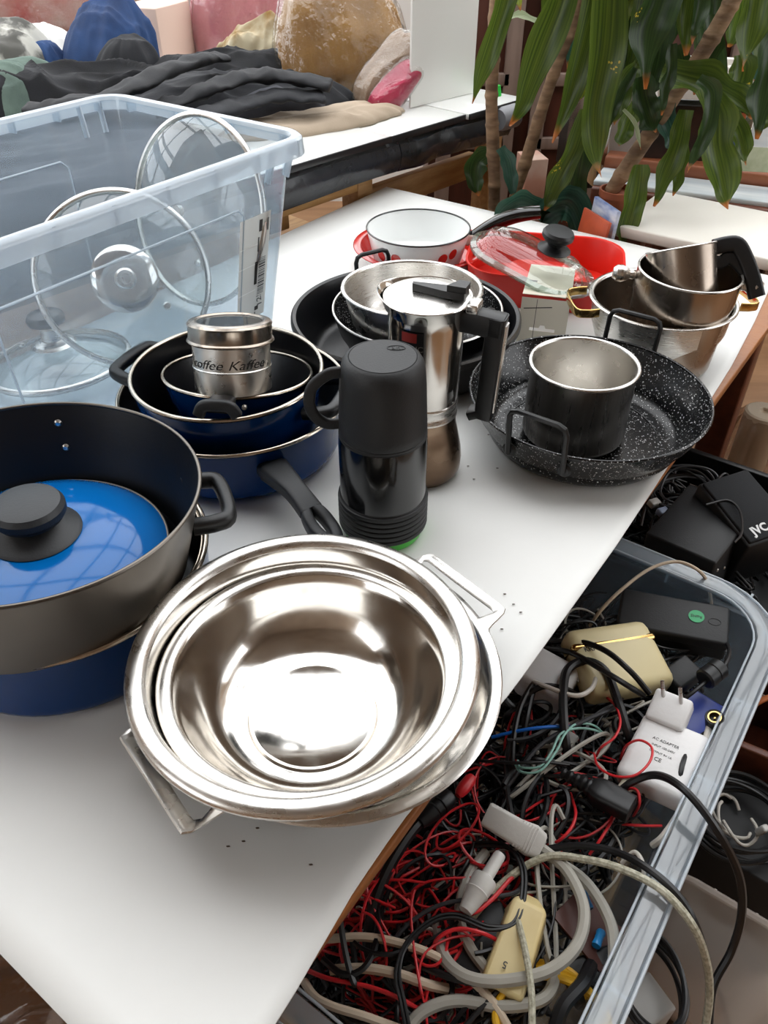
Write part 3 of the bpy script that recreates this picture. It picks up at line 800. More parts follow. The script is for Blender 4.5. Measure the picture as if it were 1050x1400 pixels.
# --- moka pot
mo = root('moka_pot', (.043, .735, T), 'tall steel stovetop coffee maker with an angular black handle', 'coffee maker')
lathe('boiler', [(0, 0), (.036, 0), (.0405, .002), (.0445, .010), (.0452, .022), (.0440, .034), (.0395, .055), (.0365, .068), (.0358, .076), (.0358, .082)], m_boiler, mo, 80)
lathe('collar', [(.0358, .079), (.0372, .080), (.0372, .083), (.0362, .085), (.0362, .094), (.0374, .096), (.0374, .099), (.0360, .101)], m_steel, mo, 80, angle=40)
lathe('jug', [(.0362, .098), (.0370, .102), (.0378, .130), (.0392, .190), (.0396, .2045), (.0405, .206)], m_polish, mo, 80)
def spout(p, a):
    d = abs((a - R(152) + PI) % (2 * PI) - PI); k = max(0, 1 - d / R(52)); k = k * k * (3 - 2 * k)
    return (p[0] * (1 + .16 * k), p[1] * (1 + .16 * k), p[2] + .002 * k)
lathe('lip', [(.0395, .199), (.0425, .2085), (.0452, .2125), (.0457, .2135), (.0450, .2142), (.0440, .2132), (.0405, .2055)], m_polish, mo, 96, warp=spout)
lathe('lid', [(.0432, .2120), (.0440, .2132), (.0425, .2142), (.037, .2152), (.0310, .2165), (.0290, .2168), (0, .2172)], m_steel, mo, 80)
hx = Vector((.93, -.36, 0)).normalized(); hy = Vector((-hx.y, hx.x, 0))
def H(a, b, c): return hx * a + hy * b + Vector((0, 0, c))
# lid lever: flat black wedge pointing inward
def plate(name, outline, z0, z1, mat, par):
    l0 = [H(a, b, z0) for a, b in outline]; l1 = [H(a, b, z1) for a, b in outline]
    return loft(name, [l0, l1], mat, par, angle=30)
plate('lid_lever', [(-.016, .002), (-.015, -.003), (.020, -.009), (.040, -.0085), (.040, .0085), (.030, .009), (.022, .006)], .2175, .225, m_black, mo)
plate('lever_fin', [(.022, -.008), (.041, -.008), (.041, .008), (.030, .009)], .225, .231, m_black, mo)
box('hinge', (.012, .022, .010), m_steel, mo, tuple(H(.0485, 0, .211)), (0, 0, math.atan2(hx.y, hx.x)), bev=.002)
sweep('handle', [H(.036, 0, .196), H(.0485, 0, .196), H(.080, 0, .1935)], rrect(.021, .024, .004, 2), m_black, mo, up=(0, 0, 1))
sweep('grip', [H(.0730, 0, .2045), H(.0725, 0, .19), H(.0710, 0, .15), H(.0685, 0, .093), H(.068, 0, .089)], rrect(.021, .019, .004, 2), m_black, mo, up=hx)
sweep('grip_tail', [H(.066, 0, .0955), H(.053, 0, .089)], rrect(.021, .010, .002, 2), m_black, mo, up=(0, 0, 1))
sweep('grip_inlay', [H(.0828, 0, .197), H(.0823, 0, .185), H(.0808, 0, .15), H(.0784, 0, .097)], rrect(.011, .0022, .0008, 1), m_satin, mo, up=hx)
# printed maker's label, wrapped on the jug
def patch(name, r, a0, a1, z0, z1, mat, par, n=10):
    vs = []; fs = []
    for i in range(n + 1):
        a = R(a0 + (a1 - a0) * i / n)
        for z in (z0, z1): vs.append((r * math.cos(a), r * math.sin(a), z))
    for i in range(n): fs.append((2 * i, 2 * i + 2, 2 * i + 3, 2 * i + 1))
    return mk(name, vs, fs, mat, par)
patch('label_black', .0403, 226, 264, .166, .192, M('label_black', '#0d0d0f', .4), mo)
patch('label_red', .0405, 231, 254, .181, .191, M('label_red', '#8a2c26', .4), mo)
text('lettering', 'BIANC', .0085, M('label_grey', '#77736f', .4), mo, (0, 0, .1745), (0, 0, R(246 - 270)), bend=.0405, ext=.0001)

# --- speckled wok with the dark steel beaker
def wire_handle(par, name, c, out, width, height, r, mat, z, tilt=.35):
    out = Vector(out).normalized(); sd = Vector((-out.y, out.x, 0)); c = Vector(c)
    up = (Vector((0, 0, 1)) + out * tilt).normalized()
    b = c + Vector((0, 0, z)); k = .010
    pts = [b + sd * width / 2 - up * .012, b + sd * width / 2 + up * (height - k), b + sd * (width / 2 - k * .3) + up * (height - k * .3), b + sd * (width / 2 - k) + up * height,
           b - sd * (width / 2 - k) + up * height, b - sd * (width / 2 - k * .3) + up * (height - k * .3), b - sd * width / 2 + up * (height - k), b - sd * width / 2 - up * .012]
    h = sweep(name, pts, circ(r, 8), mat, par)
    for s in (-1, 1):
        lathe('handle_plate', [(0, .003), (.006, .003), (.0085, .001), (.0085, 0)], mat, h, 16, tuple(b + sd * s * width / 2 - up * .010 - out * .004), (0, R(90), math.atan2(out.y, out.x)))
    return h
def speckled_wok(loc, Rr, label, ha, yaw=0, h=.060, hh=.050, tilt=.12, outer=None, rimm=None):
    w = root('speckled_wok', loc, label, 'pan', yaw)
    k = Rr / .141
    pan(w, .118 * k, .141 * k, h, outer or m_speck, m_speck, rimm or m_speck, rb=.018, rimr=.0018, seg=96, flare=[(.118 * k, .018), (.131 * k, .036), (.141 * k, h)])
    lathe('floor_ring', [(.0915 * k + x, .0032 + y) for x, y in circ(.0012, 6)] + [(.0927 * k, .0032)], m_speck, w, 80, angle=0)
    for a in ha:
        ra = R(a); o3 = Vector((math.cos(ra), math.sin(ra), 0))
        wire_handle(w, 'wire_handle', o3 * (.138 * k), o3, .066 * k, hh, .0032, m_black, h - .010, tilt=tilt)
    return w
speckled_wok((.243, .806, T), .141, 'white speckled black pan with wire handles, holding a dark steel beaker', (57, 235))
be = root('beaker_pot', (.230, .800, T + .0045), 'straight dark steel pot without handles, standing in the speckled pan', 'pot')
lathe('body', [(0, 0)] + arc(.050, .011, .011, -90, -5) + [(.0605, .05), (.0600, .096)], m_darksteel, be, 96)
lathe('lining', [(0, .0015)] + arc(.049, .012, .011, -90, -5) + [(.0592, .05), (.0588, .096)], m_satin, be, 96)
lathe('rim', [(.0588, .095), (.0592, .0978), (.0612, .0990), (.0632, .0980), (.0634, .0960), (.0622, .0948), (.0602, .0952)], m_steel, be, 96, angle=0)

# --- dark roasting pan, speckled pan and colander behind
ro = root('cast_pan', (.030, 1.006, T), 'large dark cast pan with a thick grey rim, under the colander behind the flask', 'pan')
lathe('body', [(0, 0)] + arc(.124, .016, .016, -90, -10) + [(.148, .040), (.1525, .052), (.1565, .054), (.1585, .058), (.158, .0635), (.1555, .066)], m_cast, ro, 96)
lathe('lining', [(0, .004)] + arc(.119, .020, .016, -90, -10) + [(.142, .040), (.1475, .056), (.1510, .0645), (.1555, .066)], m_nonstick, ro, 96)
speckled_wok((.046, 1.012, T + .0045), .117, 'smaller speckled black pan with wire handles, resting in the dark cast pan', (122, 308), h=.066, hh=.046, outer=m_nonstick, rimm=m_satin)
co = root('colander', (.037, .985, T + .030), 'steel colander bowl with small drain holes, on the smaller speckled pan', 'colander', rot=(R(-1.5), 0, 0))
lathe('body', [(0, .0), (.045, .001), (.064, .012), (.080, .036), (.0875, .064), (.0895, .0785)], m_satin, co, 96)
lathe('lining', [(0, .0015), (.0445, .0025), (.0630, .0132), (.0788, .037), (.0862, .0645), (.0882, .079)], m_steel, co, 96)
lathe('rim', [(.0882, .079), (.0888, .0812), (.0912, .0822), (.0940, .0815), (.0945, .0795), (.0930, .0782), (.0895, .0785)], m_steel, co, 96, angle=0)
bm = bmesh.new()
for k in range(5):
    for i in range(40):
        a = 2 * PI * i / 40
        if abs(((a - R(212) + PI) % (2 * PI)) - PI) > R(22) and k > 1: continue
        r_ = .066 + .0035 * k; z_ = .0175 + .0052 * k
        mt = Matrix.Translation((r_ * math.cos(a), r_ * math.sin(a), z_)) @ Matrix.Rotation(a, 4, 'Z') @ Matrix.Rotation(R(-50), 4, 'Y')
        if (i + k) % 2 == 0: bmesh.ops.create_circle(bm, cap_ends=True, segments=10, radius=.0016, matrix=mt)
me = bpy.data.meshes.new('drain_holes'); bm.to_mesh(me); bm.free(); me.materials.append(M('hole_black', '#050505', .9))
o = bpy.data.objects.new('drain_holes', me); COL.objects.link(o); o.parent = co; o['kind'] = 'stuff'

# --- red rimmed dish and white enamel pan with red dots
rd = root('red_dish', (.062, 1.325, T), 'red rimmed white dish under the white enamel pan', 'dish')
lathe('body', [(0, 0), (.080, 0), (.094, .010), (.102, .030), (.1035, .036)], m_white, rd, 72)
lathe('lining', [(0, .002), (.079, .002), (.0925, .011), (.1005, .030), (.1035, .037)], m_redenamel, rd, 72)
lathe('red_rim', [(.1025, .0365), (.1135, .0375), (.1150, .0365), (.1135, .0350), (.1035, .0345)], m_redenamel, rd, 72, angle=0)
ep = root('enamel_saucepan', (.057, 1.302, T + .018), 'white enamel saucepan with red dots and a long black handle', 'saucepan')
pan(ep, .076, .0865, .056, m_white, m_white, m_blackgloss, rb=.012, rimr=.0015)
m_dot = M('red_dot', '#c22a22', .2, coat=.4)
for a, z in ((-62, .030), (-48, .034), (-90, .024), (-118, .03), (-140, .028)):
    vs = [(0, 0, 0)]
    rd_ = .0088
    pts = []
    for i in range(21):
        if i == 20: break
        t = 2 * PI * i / 20; zz = z + rd_ * math.sin(t); rr = .076 + (.0865 - .076) * (zz - .012) / .044 + .0004
        aa = R(a) + rd_ * math.cos(t) / rr; pts.append((rr * math.cos(aa), rr * math.sin(aa), zz))
    cz = .076 + (.0865 - .076) * (z - .012) / .044 + .0009
    mk('red_dot', pts + [(cz * math.cos(R(a)), cz * math.sin(R(a)), z)], [(i, (i + 1) % 20, 20) for i in range(20)], m_dot, ep)
e0 = P(645, 325, T + .062) - Vector(ep.location); e1 = P(738, 290, T + .105) - Vector(ep.location)
dv = e1 - e0
sweep('handle_socket', [e0 - dv * .10, e0 + dv * .08], rrect(.020, .016, .004, 3), M('pale_socket', '#d9c9bd', .4), ep, up=(0, 0, 1))
sweep('handle', [e0 + dv * f + Vector((0, 0, .010 * math.sin(PI * f))) for f in [i / 14 for i in range(15)]], rrect(2, 2, .7, 4), m_blackgloss, ep, up=(0, 0, 1), scale=lambda t: (.0095 + .0035 * t, .0090 + .0015 * math.sin(PI * t)))

# --- red cake mould with its card, and the glass lid leaning on it
c1 = P(742, 398, T) + Vector((0, .015, 0))
mould = root('cake_mould', (c1.x, c1.y, T), 'red oblong silicone mould under the glass lid', 'mould', R(-12))
def rr3(w, h, r, z, n=6): return [Vector((x, y, z)) for x, y in rrect(w, h, r, n)]
loft('mould_wall', [rr3(.232, .170, .055, 0), rr3(.244, .182, .060, .052), rr3(.250, .188, .062, .053), rr3(.250, .188, .062, .055), rr3(.243, .181, .059, .0545), rr3(.240, .178, .058, .052), rr3(.228, .166, .053, .003)], m_redsil, mould, cap1=True)
loft('inner_step', [rr3(.120, .100, .03, .003), rr3(.114, .094, .028, .026)], m_redsil, mould, cap0=False)
cd = root('card_sleeve', P(735, 432, T + .0), 'pale card sleeve with a hang slot, folded over the front of the red mould', 'card', R(-14))
cd.location = P(737, 470, T) + Vector((0, -.004, 0))
# sleeve: front flap with a slotted hole, top flap going back
def flap(name, a, b, c, d, n=None):
    return mk(name, [a, b, c, d], [(0, 1, 2, 3)], m_card, cd, False)
W_ = .034; FH = .066
hole = [(-.018, .020), (.018, .020), (.018, .0245), (.005, .0245), (.003, .0285), (-.003, .0285), (-.005, .0245), (-.018, .0245)]
bm = bmesh.new()
ovs = [bm.verts.new((x, 0, z)) for x, z in ((-W_, .001), (W_, .001), (W_, FH), (-W_, FH))]
hvs = [bm.verts.new((x, 0, z)) for x, z in hole]
es = [bm.edges.new((ovs[i], ovs[(i + 1) % 4])) for i in range(4)] + [bm.edges.new((hvs[i], hvs[(i + 1) % 8])) for i in range(8)]
bmesh.ops.triangle_fill(bm, use_beauty=True, use_dissolve=False, edges=es)
me = bpy.data.meshes.new('front_flap'); bm.to_mesh(me); bm.free(); me.materials.append(m_card)
ff = bpy.data.objects.new('front_flap', me); COL.objects.link(ff); ff.parent = cd
ff.modifiers.new('thickness', 'SOLIDIFY').thickness = .0008
ff.rotation_euler = (R(-14), 0, 0)
tpz = FH * math.cos(R(14)); tpy = FH * math.sin(R(14))
tf = box('top_flap', (2 * W_, .13, .0009), m_card, cd, (.0, tpy + .065, tpz - .0), (R(-4), 0, 0), bev=.0002, seg=1)
box('fold_line', (.0008, .0004, FH * .96), m_print, ff, (-.012, -.0007, FH / 2), bev=0)
box('printed_line', (.040, .0004, .0014), m_print, ff, (-.010, -.0007, FH * .80), (0, R(-7), 0), bev=0)
box('printed_block', (.012, .006, .0003), m_print, tf, (-.024, -.01, .0006), bev=0)

# glass lid
la = P(655, 335, T + .105); lb = P(800, 413, T + .072)
ld_ = (lb - la); pass
xg = ld_.normalized(); zg = Vector((.0, .0, 1.0)); zg = (zg - xg * zg.dot(xg)).normalized()
gl = frame_root('glass_lid', (la + lb) / 2 + Vector((0.010, .056, -.012)), xg, zg, 'oblong clear glass lid with a black knob, leaning over the red mould', 'lid')
GL = ld_.length + .012; GW = .108
loft('glass_dome', [rr3(GL, GW, .055, 0), rr3(GL + .006, GW + .006, .058, .003), rr3(GL, GW, .055, .006), rr3(GL - .020, GW - .020, .047, .008), rr3(GL - .030, GW - .030, .042, .018), rr3(GL - .044, GW - .044, .038, .026), rr3(GL - .07, GW - .07, .028, .029)], m_glass, gl, cap0=False, angle=60)
loft('glass_rim', [rr3(GL - .010, GW - .010, .05, .0), rr3(GL + .008, GW + .008, .06, .001), rr3(GL + .008, GW + .008, .06, .006), rr3(GL - .010, GW - .010, .05, .008)], clear('glass_rim', '#dfe8e2', .12, .03, '#c7d2cb', ior=1.6), gl, closed_ring=True, angle=50)
lathe('knob', [(0, .036), (.024, .036), (.025, .038), (.017, .041), (.012, .045), (.013, .050), (.020, .053), (.0235, .057), (.0235, .062), (.021, .066), (0, .067)], m_black, gl, 48, (.020, .018, -.008))

# --- steel pot with gold handles, small pot, tipped milk jug
pt = root('steel_pot', (.378, 1.003, T), 'steel pot with gold coloured handles at the right rear', 'pot')
pan(pt, .078, .0935, .088, m_steel, m_oldsteel, None, rb=.026, flare=[(.080, .026), (.0905, .055), (.0925, .086)], seg=96)
lathe('rim', [(.0915, .085), (.0920, .0885), (.0955, .0895), (.0985, .0885), (.0985, .0870), (.0955, .0862), (.0925, .086)], m_steel, pt, 96, angle=0)
for a in (182, 8):
    ra = R(a); o3 = Vector((math.cos(ra), math.sin(ra), 0))
    loop_handle(pt, 'gold_handle', o3 * .094, o3, .070, .030, 0, m_gold, .084, rise=-.002, sec=rrect(.003, .012, .0014, 2), inner=-.001)
sq = root('small_steel_pot', (.390, .978, T + .003), 'small steel pot with round metal knob handles, inside the gold handled pot', 'pot', rot=(R(1), R(2), 0))
pan(sq, .060, .0655, .134, m_oldsteel, m_oldsteel, None, rb=.012, flare=[(.060, .014), (.0635, .094), (.0655, .102), (.0655, .134)], seg=80)
lathe('rim', [(.0646 + x, .134 + y) for x, y in circ(.0016, 8)] + [(.0662, .134)], m_steel, sq, 80, angle=0)
for a in (168, -8):
    ra = R(a)
    lathe('knob_handle', [(0, .062), (.007, .0615), (.0105, .057), (.0110, .050), (.0085, .044), (.0055, .040), (.0060, .036), (.0045, .0322), (.0, .0322)], m_steel, sq, 28, (.0335 * math.cos(ra) + .0, .0335 * math.sin(ra), .120), (0, R(90), ra))
mj = root('milk_jug', (.385, .985, T + .142), 'steel milk pan with a black strap handle, tipped inside the small steel pot', 'saucepan', rot=(R(-24), R(-12), R(-4)))
pan(mj, .0415, .0430, .070, m_oldsteel, m_oldsteel, m_steel, rb=.010, rimr=.0014, z0=-.05, seg=64)
# strap handle with a finger hole: ring + strap down
hb = Vector((.042, 0, .010))
stp = [hb + Vector((-.002, 0, .004)), hb + Vector((.014, 0, .005)), hb + Vector((.026, 0, .002)), hb + Vector((.034, 0, -.014)), hb + Vector((.042, 0, -.040)), hb + Vector((.047, 0, -.066))]
sweep('strap_handle', spline(stp, 5), rrect(.020, .014, .004, 3), m_black, mj, up=(0, 1, 0))
sweep('finger_bow', spline([hb + Vector((-.002, 0, -.014)), hb + Vector((.006, 0, -.016)), hb + Vector((.013, 0, -.012)), hb + Vector((.022, 0, -.016)), hb + Vector((.034, 0, -.032))], 5), rrect(.016, .008, .003, 3), m_black, mj, up=(0, 1, 0))

# ================================================================ clear storage box with glass lids, at the left
def bin_shell(rt, L, W, H, tap, lip, rc, wall, rim, ribs=8, skirt=.02, base=True):
    def lp(l, w, r, z): return [Vector((x, y, z)) for x, y in rrect(l, w, r, 6)]
    l1, w1 = L - 2 * lip, W - 2 * lip
    l0, w0 = l1 - 2 * tap, w1 - 2 * tap
    loft('walls', [lp(l0 - .02, w0 - .02, rc * .8, 0), lp(l0, w0, rc * .8, .008), lp(l1, w1, rc, H - .004)], wall, rt, cap1=False)
    loft('rim', [lp(l1, w1, rc, H - .006), lp(l1 + .0005, w1 + .0005, rc, H - .002), lp(l1 + .003, w1 + .003, rc, H + .0005), lp((l1 + L) / 2, (w1 + W) / 2, rc + lip / 2, H + .002), lp(L - .006, W - .006, rc + lip, H + .0008), lp(L - .001, W - .001, rc + lip, H - .002), lp(L, W, rc + lip, H - .005), lp(L + .002, W + .002, rc + lip, H - skirt), lp(L - .002, W - .002, rc + lip, H - skirt)], rim, rt, cap0=False, cap1=False)
    bm = bmesh.new()
    for i in range(ribs):
        x = -L / 2 + L * (i + .5) / ribs
        for s in (-1, 1):
            bmesh.ops.create_cube(bm, size=1, matrix=Matrix.Translation((x, s * (W / 2 - lip * .5), H - skirt * .5)) @ Matrix.Diagonal((.003, lip * .9, skirt * .9, 1)))
    for i in range(4):
        y = -W / 2 + W * (i + .5) / 4
        for s in (-1, 1):
            bmesh.ops.create_cube(bm, size=1, matrix=Matrix.Translation((s * (L / 2 - lip * .5), y, H - skirt * .5)) @ Matrix.Diagonal((lip * .9, .003, skirt * .9, 1)))
    me = bpy.data.meshes.new('rim_ribs'); bm.to_mesh(me); bm.free(); me.materials.append(rim)
    o = bpy.data.objects.new('rim_ribs', me); COL.objects.link(o); o.parent = rt
def side_pt(L, W, H, tap, lip, f, z, side, off=.0):
    """a point on a long wall (side -1 near, +1 far); f -1..1 along it"""
    g = z / H; w = (W - 2 * lip) / 2 - tap * (1 - g); l = (L - 2 * lip) / 2 - tap * (1 - g)
    return Vector((f * l, side * (w + off), z))
sbx = root('storage_box', (-.408, .9415, T), 'big clear plastic storage box holding glass pot lids, on the left of the table', 'box', YAW)
SB = (.57, .39, .28, .036, .016)
bin_shell(sbx, *SB, .028, m_pvc, m_pvcrim)
for s in (-1, 1):
    q = [side_pt(*SB, f, z, s, .0008) for f, z in ((-.70, .03), (-.70, .205), (-.66, .215), (.60, .215), (.64, .205), (.64, .03))]
    sweep('panel_ridge', q, circ(.0013, 6), m_pvcrim, sbx)
for s in (-1, 1):
    for f in (.80, .93):
        a = side_pt(*SB, f, .278, s, .006 * s * s); b = side_pt(*SB, f, .235, s, .0)
        sweep('corner_rib', [a, b], rrect(.010, .004, .001, 1), m_pvcrim, sbx)
# sticker with bar code on the near wall, printed sideways
lb_ = root_ = None
def on_wall(f, z): return side_pt(*SB, f, z, -1, .0012)
lx0, lx1, lz0, lz1 = .615, .835, .060, .200
vs = [on_wall(lx0, lz0), on_wall(lx1, lz0), on_wall(lx1, lz1), on_wall(lx0, lz1)]
stk = mk('sticker', vs, [(0, 1, 2, 3)], clear('sticker_paper', '#ffffff', .93, .3, '#e6e1d8'), sbx, False)
def mark(f0, f1, z0, z1, m=None, nm='print_mark'):
    vs = [side_pt(*SB, f, z, -1, .0018) for f, z in ((f0, z0), (f1, z0), (f1, z1), (f0, z1))]
    return mk(nm, vs, [(0, 1, 2, 3)], m or m_print, stk, False)
random.seed(4)
z = .092
k = 0
while z < .142:
    h = random.choice((.0008, .0012, .002)); mark(.765, .815, z, z + h); z += h + random.choice((.0008, .0014))
mark(.735, .757, .108, .139, M('print_black', '#1b1a19', .6))
for z0, z1, a, b in ((.178, .193, .752, .775), (.176, .192, .812, .820), (.152, .171, .748, .757), (.070, .076, .75, .78), (.064, .068, .75, .758)): mark(a, b, z0, z1)
m_line = M('sticker_line', '#f0eee8', .5)
for z0 in (.162, .136, .100): mark(lx0, .75, z0, z0 + .0012, m_line)
up_ = (on_wall(.8, .16) - on_wall(.8, .06)).normalized()
t_ = text('lettering', '125', .013, m_print, stk, side_pt(*SB, .785, .084, -1, .0018), (R(90), R(-90), 0), ext=.0001)

def pot_lid(loc, normal, Rr, label, knob='steel', glass=None, spin=0, h=.026):
    nrm = Vector(normal).normalized()
    x = nrm.cross(Vector((0, 0, 1))); x = x.normalized() if x.length > .05 else Vector((1, 0, 0))
    r = frame_root('pot_lid', loc, x, nrm, label, 'lid')
    lathe('glass_dome', [(Rr - .002, 0), (Rr * .9, h * .25), (Rr * .7, h * .6), (Rr * .4, h * .9), (.012, h)], glass or m_glass, r, 80, angle=0)
    lathe('steel_band', [(Rr - .003, .004), (Rr + .001, .0035), (Rr + .0025, .0), (Rr + .001, -.004), (Rr - .003, -.0045), (Rr - .005, -.001)] + [(Rr - .003, .004)], m_steel, r, 96, angle=0)
    if knob == 'steel':
        lathe('knob_plate', [(.040, h - .003), (.036, h + .001), (.026, h + .004), (.018, h + .0045), (0, h + .0045)], m_polish, r, 48)
        lathe('knob_screw', [(.013, h + .003), (.0125, h + .010), (.010, h + .013), (.006, h + .0135), (.0055, h + .011), (0, h + .0105)], m_steel, r, 32)
    elif knob == 'ring':
        lathe('knob_plate', [(.036, h - .003), (.034, h + .003), (.026, h + .005), (0, h + .005)], clear('knob_clear', '#e8eef0', .25, .1, '#c8d0d4'), r, 48)
        lathe('knob_screw', [(.008, h + .004), (.008, h + .012), (0, h + .012)], m_steel, r, 24)
    else:
        lathe('knob_stem', [(.030, h - .001), (.026, h + .003), (.014, h + .006), (.012, h + .022), (.015, h + .026)], m_steel, r, 40)
        lathe('knob', [(.012, h + .024), (.024, h + .030), (.0255, h + .036), (.022, h + .042), (.010, h + .044), (0, h + .0442)], M('copper_black_knob', '#2a201c', .25, .4), r, 40)
    lathe('steam_vent', [(0, .004), (.0035, .0035), (.005, .0)], m_steel, r, 16, (Rr * .55 * math.cos(2.0 + spin), Rr * .55 * math.sin(2.0 + spin), h * .70))
    return r
pot_lid(Q(170, 382, .93), (.3, -.75, .35), .104, 'round glass lid with steel hub leaning on the near wall of the clear box', spin=.4)
lid2 = pot_lid(TW(.705, .685, .925), (-.56, -.78, .30), .122, 'big glass lid with steel band sticking up out of the clear box', 'ring')
pot_lid(TW(.50, .778, T + .012), (-.05, .04, 1), .095, 'glass lid with a dark copper knob lying flat in the clear box', 'black')

# ================================================================ plants
def leaf_mat(name, c1, c2):
    m = bpy.data.materials.new(name); m.use_nodes = True
    nt = m.node_tree; n = nt.nodes; L = nt.links; b = n['Principled BSDF']
    uv = n.new('ShaderNodeUVMap'); uv.uv_map = 'UVMap'
    sx = n.new('ShaderNodeSeparateXYZ'); L.new(uv.outputs[0], sx.inputs[0])
    # lengthwise stripes
    w = n.new('ShaderNodeTexNoise'); w.noise_dimensions = '2D'; w.inputs['Scale'].default_value = 6
    mp = n.new('ShaderNodeMapping'); mp.inputs['Scale'].default_value = (2.6, .22, 1); L.new(uv.outputs[0], mp.inputs[0]); L.new(mp.outputs[0], w.inputs['Vector'])
    r = n.new('ShaderNodeValToRGB'); r.color_ramp.elements[0].position = .35; r.color_ramp.elements[1].position = .7
    r.color_ramp.elements[0].color = lin(c1); r.color_ramp.elements[1].color = lin(c2); L.new(w.outputs['Fac'], r.inputs[0])
    # dry brown tip
    tn_ = n.new('ShaderNodeTexNoise'); tn_.inputs['Scale'].default_value = 40
    tc = n.new('ShaderNodeTexCoord'); L.new(tc.outputs['Object'], tn_.inputs['Vector'])
    ad = n.new('ShaderNodeMath'); ad.operation = 'MULTIPLY_ADD'; ad.inputs[1].default_value = .10; L.new(tn_.outputs['Fac'], ad.inputs[0]); L.new(sx.outputs[1], ad.inputs[2])
    tr = n.new('ShaderNodeMapRange'); tr.inputs['From Min'].default_value = .965; tr.inputs['From Max'].default_value = 1.02; L.new(ad.outputs[0], tr.inputs['Value'])
    mx = n.new('ShaderNodeMix'); mx.data_type = 'RGBA'; mx.inputs[7].default_value = lin('#b5703a'); L.new(tr.outputs[0], mx.inputs[0]); L.new(r.outputs[0], mx.inputs[6])
    # yellow flecks along the blade
    v = n.new('ShaderNodeTexVoronoi'); v.inputs['Scale'].default_value = 170; L.new(tc.outputs['Object'], v.inputs['Vector'])
    n2 = n.new('ShaderNodeTexNoise'); n2.inputs['Scale'].default_value = 14; L.new(tc.outputs['Object'], n2.inputs['Vector'])
    a1 = n.new('ShaderNodeMath'); a1.operation = 'LESS_THAN'; a1.inputs[1].default_value = .32; L.new(v.outputs['Distance'], a1.inputs[0])
    a2 = n.new('ShaderNodeMath'); a2.operation = 'GREATER_THAN'; a2.inputs[1].default_value = .70; L.new(n2.outputs['Fac'], a2.inputs[0])
    a3 = n.new('ShaderNodeMath'); a3.operation = 'MULTIPLY'; L.new(a1.outputs[0], a3.inputs[0]); L.new(a2.outputs[0], a3.inputs[1])
    m2 = n.new('ShaderNodeMix'); m2.data_type = 'RGBA'; m2.inputs[7].default_value = lin('#c9b23a'); L.new(a3.outputs[0], m2.inputs[0]); L.new(mx.outputs[2], m2.inputs[6])
    L.new(m2.outputs[2], b.inputs['Base Color'])
    b.inputs['Roughness'].default_value = .36
    # light comes through the blade
    out = n['Material Output']; tl = n.new('ShaderNodeBsdfTranslucent'); L.new(m2.outputs[2], tl.inputs['Color'])
    ms = n.new('ShaderNodeMixShader'); ms.inputs[0].default_value = .38; L.new(b.outputs[0], ms.inputs[1]); L.new(tl.outputs[0], ms.inputs[2]); L.new(ms.outputs[0], out.inputs['Surface'])
    return m
ml_mid = leaf_mat('leaf_green', '#3b501c', '#5d7028')
ml_dark = leaf_mat('leaf_dark_green', '#24391b', '#384f25')
ml_lite = leaf_mat('leaf_backlit_green', '#84993a', '#a5b142')  # brighter yellow-green: backlight put into the blade colour
ml_blue = leaf_mat('leaf_blue_green', '#24453a', '#3b5d4c')
ml_pale = leaf_mat('leaf_pale', '#9fb08a', '#c3cda8')
def leaf(par, pts, wid, mat, curl=.3, wav=.10, seed=0, facing=None, nl=20, nm='leaf'):
    """a strap leaf along 3D points; wid in metres; the blade is a gutter folded on its midrib"""
    base = Vector(par.location)
    cs = spline(pts, max(4, nl // (len(pts) - 1))); N = len(cs)
    vs = []; fs = []; uvs = []
    view = Vector((0, 0, CAMZ))
    A = 6
    for i, c in enumerate(cs):
        t = (cs[min(N - 1, i + 1)] - cs[max(0, i - 1)]).normalized()
        f = Vector(facing) if facing else Vector((0.15, -1, .25))
        sd = t.cross(f)
        sd = sd.normalized() if sd.length > 1e-3 else Vector((1, 0, 0)); nn = sd.cross(t).normalized()
        q = i / (N - 1)
        w = wid * (.42 + .58 * math.sin(PI * min(1, q * .85 + .12))) * (1 if q < .72 else max(.05, 1 - ((q - .72) / .28) ** 1.7 * .92))
        for k in range(A + 1):
            s = -1 + 2 * k / A
            wv = wav * wid * math.sin(q * 13 + seed + (s > 0) * 1.3) * abs(s) ** 2
            p = c + sd * s * w * .5 * (1 + .10 * math.sin(q * 19 + seed * 2) * abs(s)) + nn * (curl * w * (s * s * .5) - curl * .2 * w * (1 - abs(s)) + wv)
            vs.append(p - base); uvs.append(((s + 1) / 2, q))
    for i in range(N - 1):
        for k in range(A):
            a = i * (A + 1) + k; fs.append((a, a + 1, a + A + 2, a + A + 1))
    return mk(nm, vs, fs, mat, par, True, 0, uvs=uvs)
def cane(par, pts, r, nm='cane'):
    base = Vector(par.location); cs = spline(pts, 40); N = len(cs)
    random.seed(len(pts) + int(r * 1e5))
    o = sweep(nm, [c - base for c in cs], circ(1, 12), m_stem, par, scale=lambda t: (r * (1 + .14 * max(0, math.sin(t * 66)) ** 8 + .05 * math.sin(t * 23)),) * 2, angle=60)
    return o
def flower_pot(par, r, h, zb):
    lathe('plant_pot', [(0, 0), (r * .72, 0), (r * .95, h * .86), (r * 1.04, h * .86), (r * 1.06, h), (r * .95, h), (r * .93, h * .9)], m_terra, par, 40, (0, 0, zb))
    lathe('soil', [(0, h * .88), (r * .92, h * .88)], m_soil, par, 32, (0, 0, zb))
    return
pa = root('dracaena', (.255, 1.70, 0), 'left dracaena with two bare canes and hanging strap leaves', 'plant')
pb = root('dracaena', (.425, 1.64, 0), 'right dracaena whose single cane leans far to the right', 'plant')
flower_pot(pa, .088, .20, .28); flower_pot(pb, .082, .20, .28)
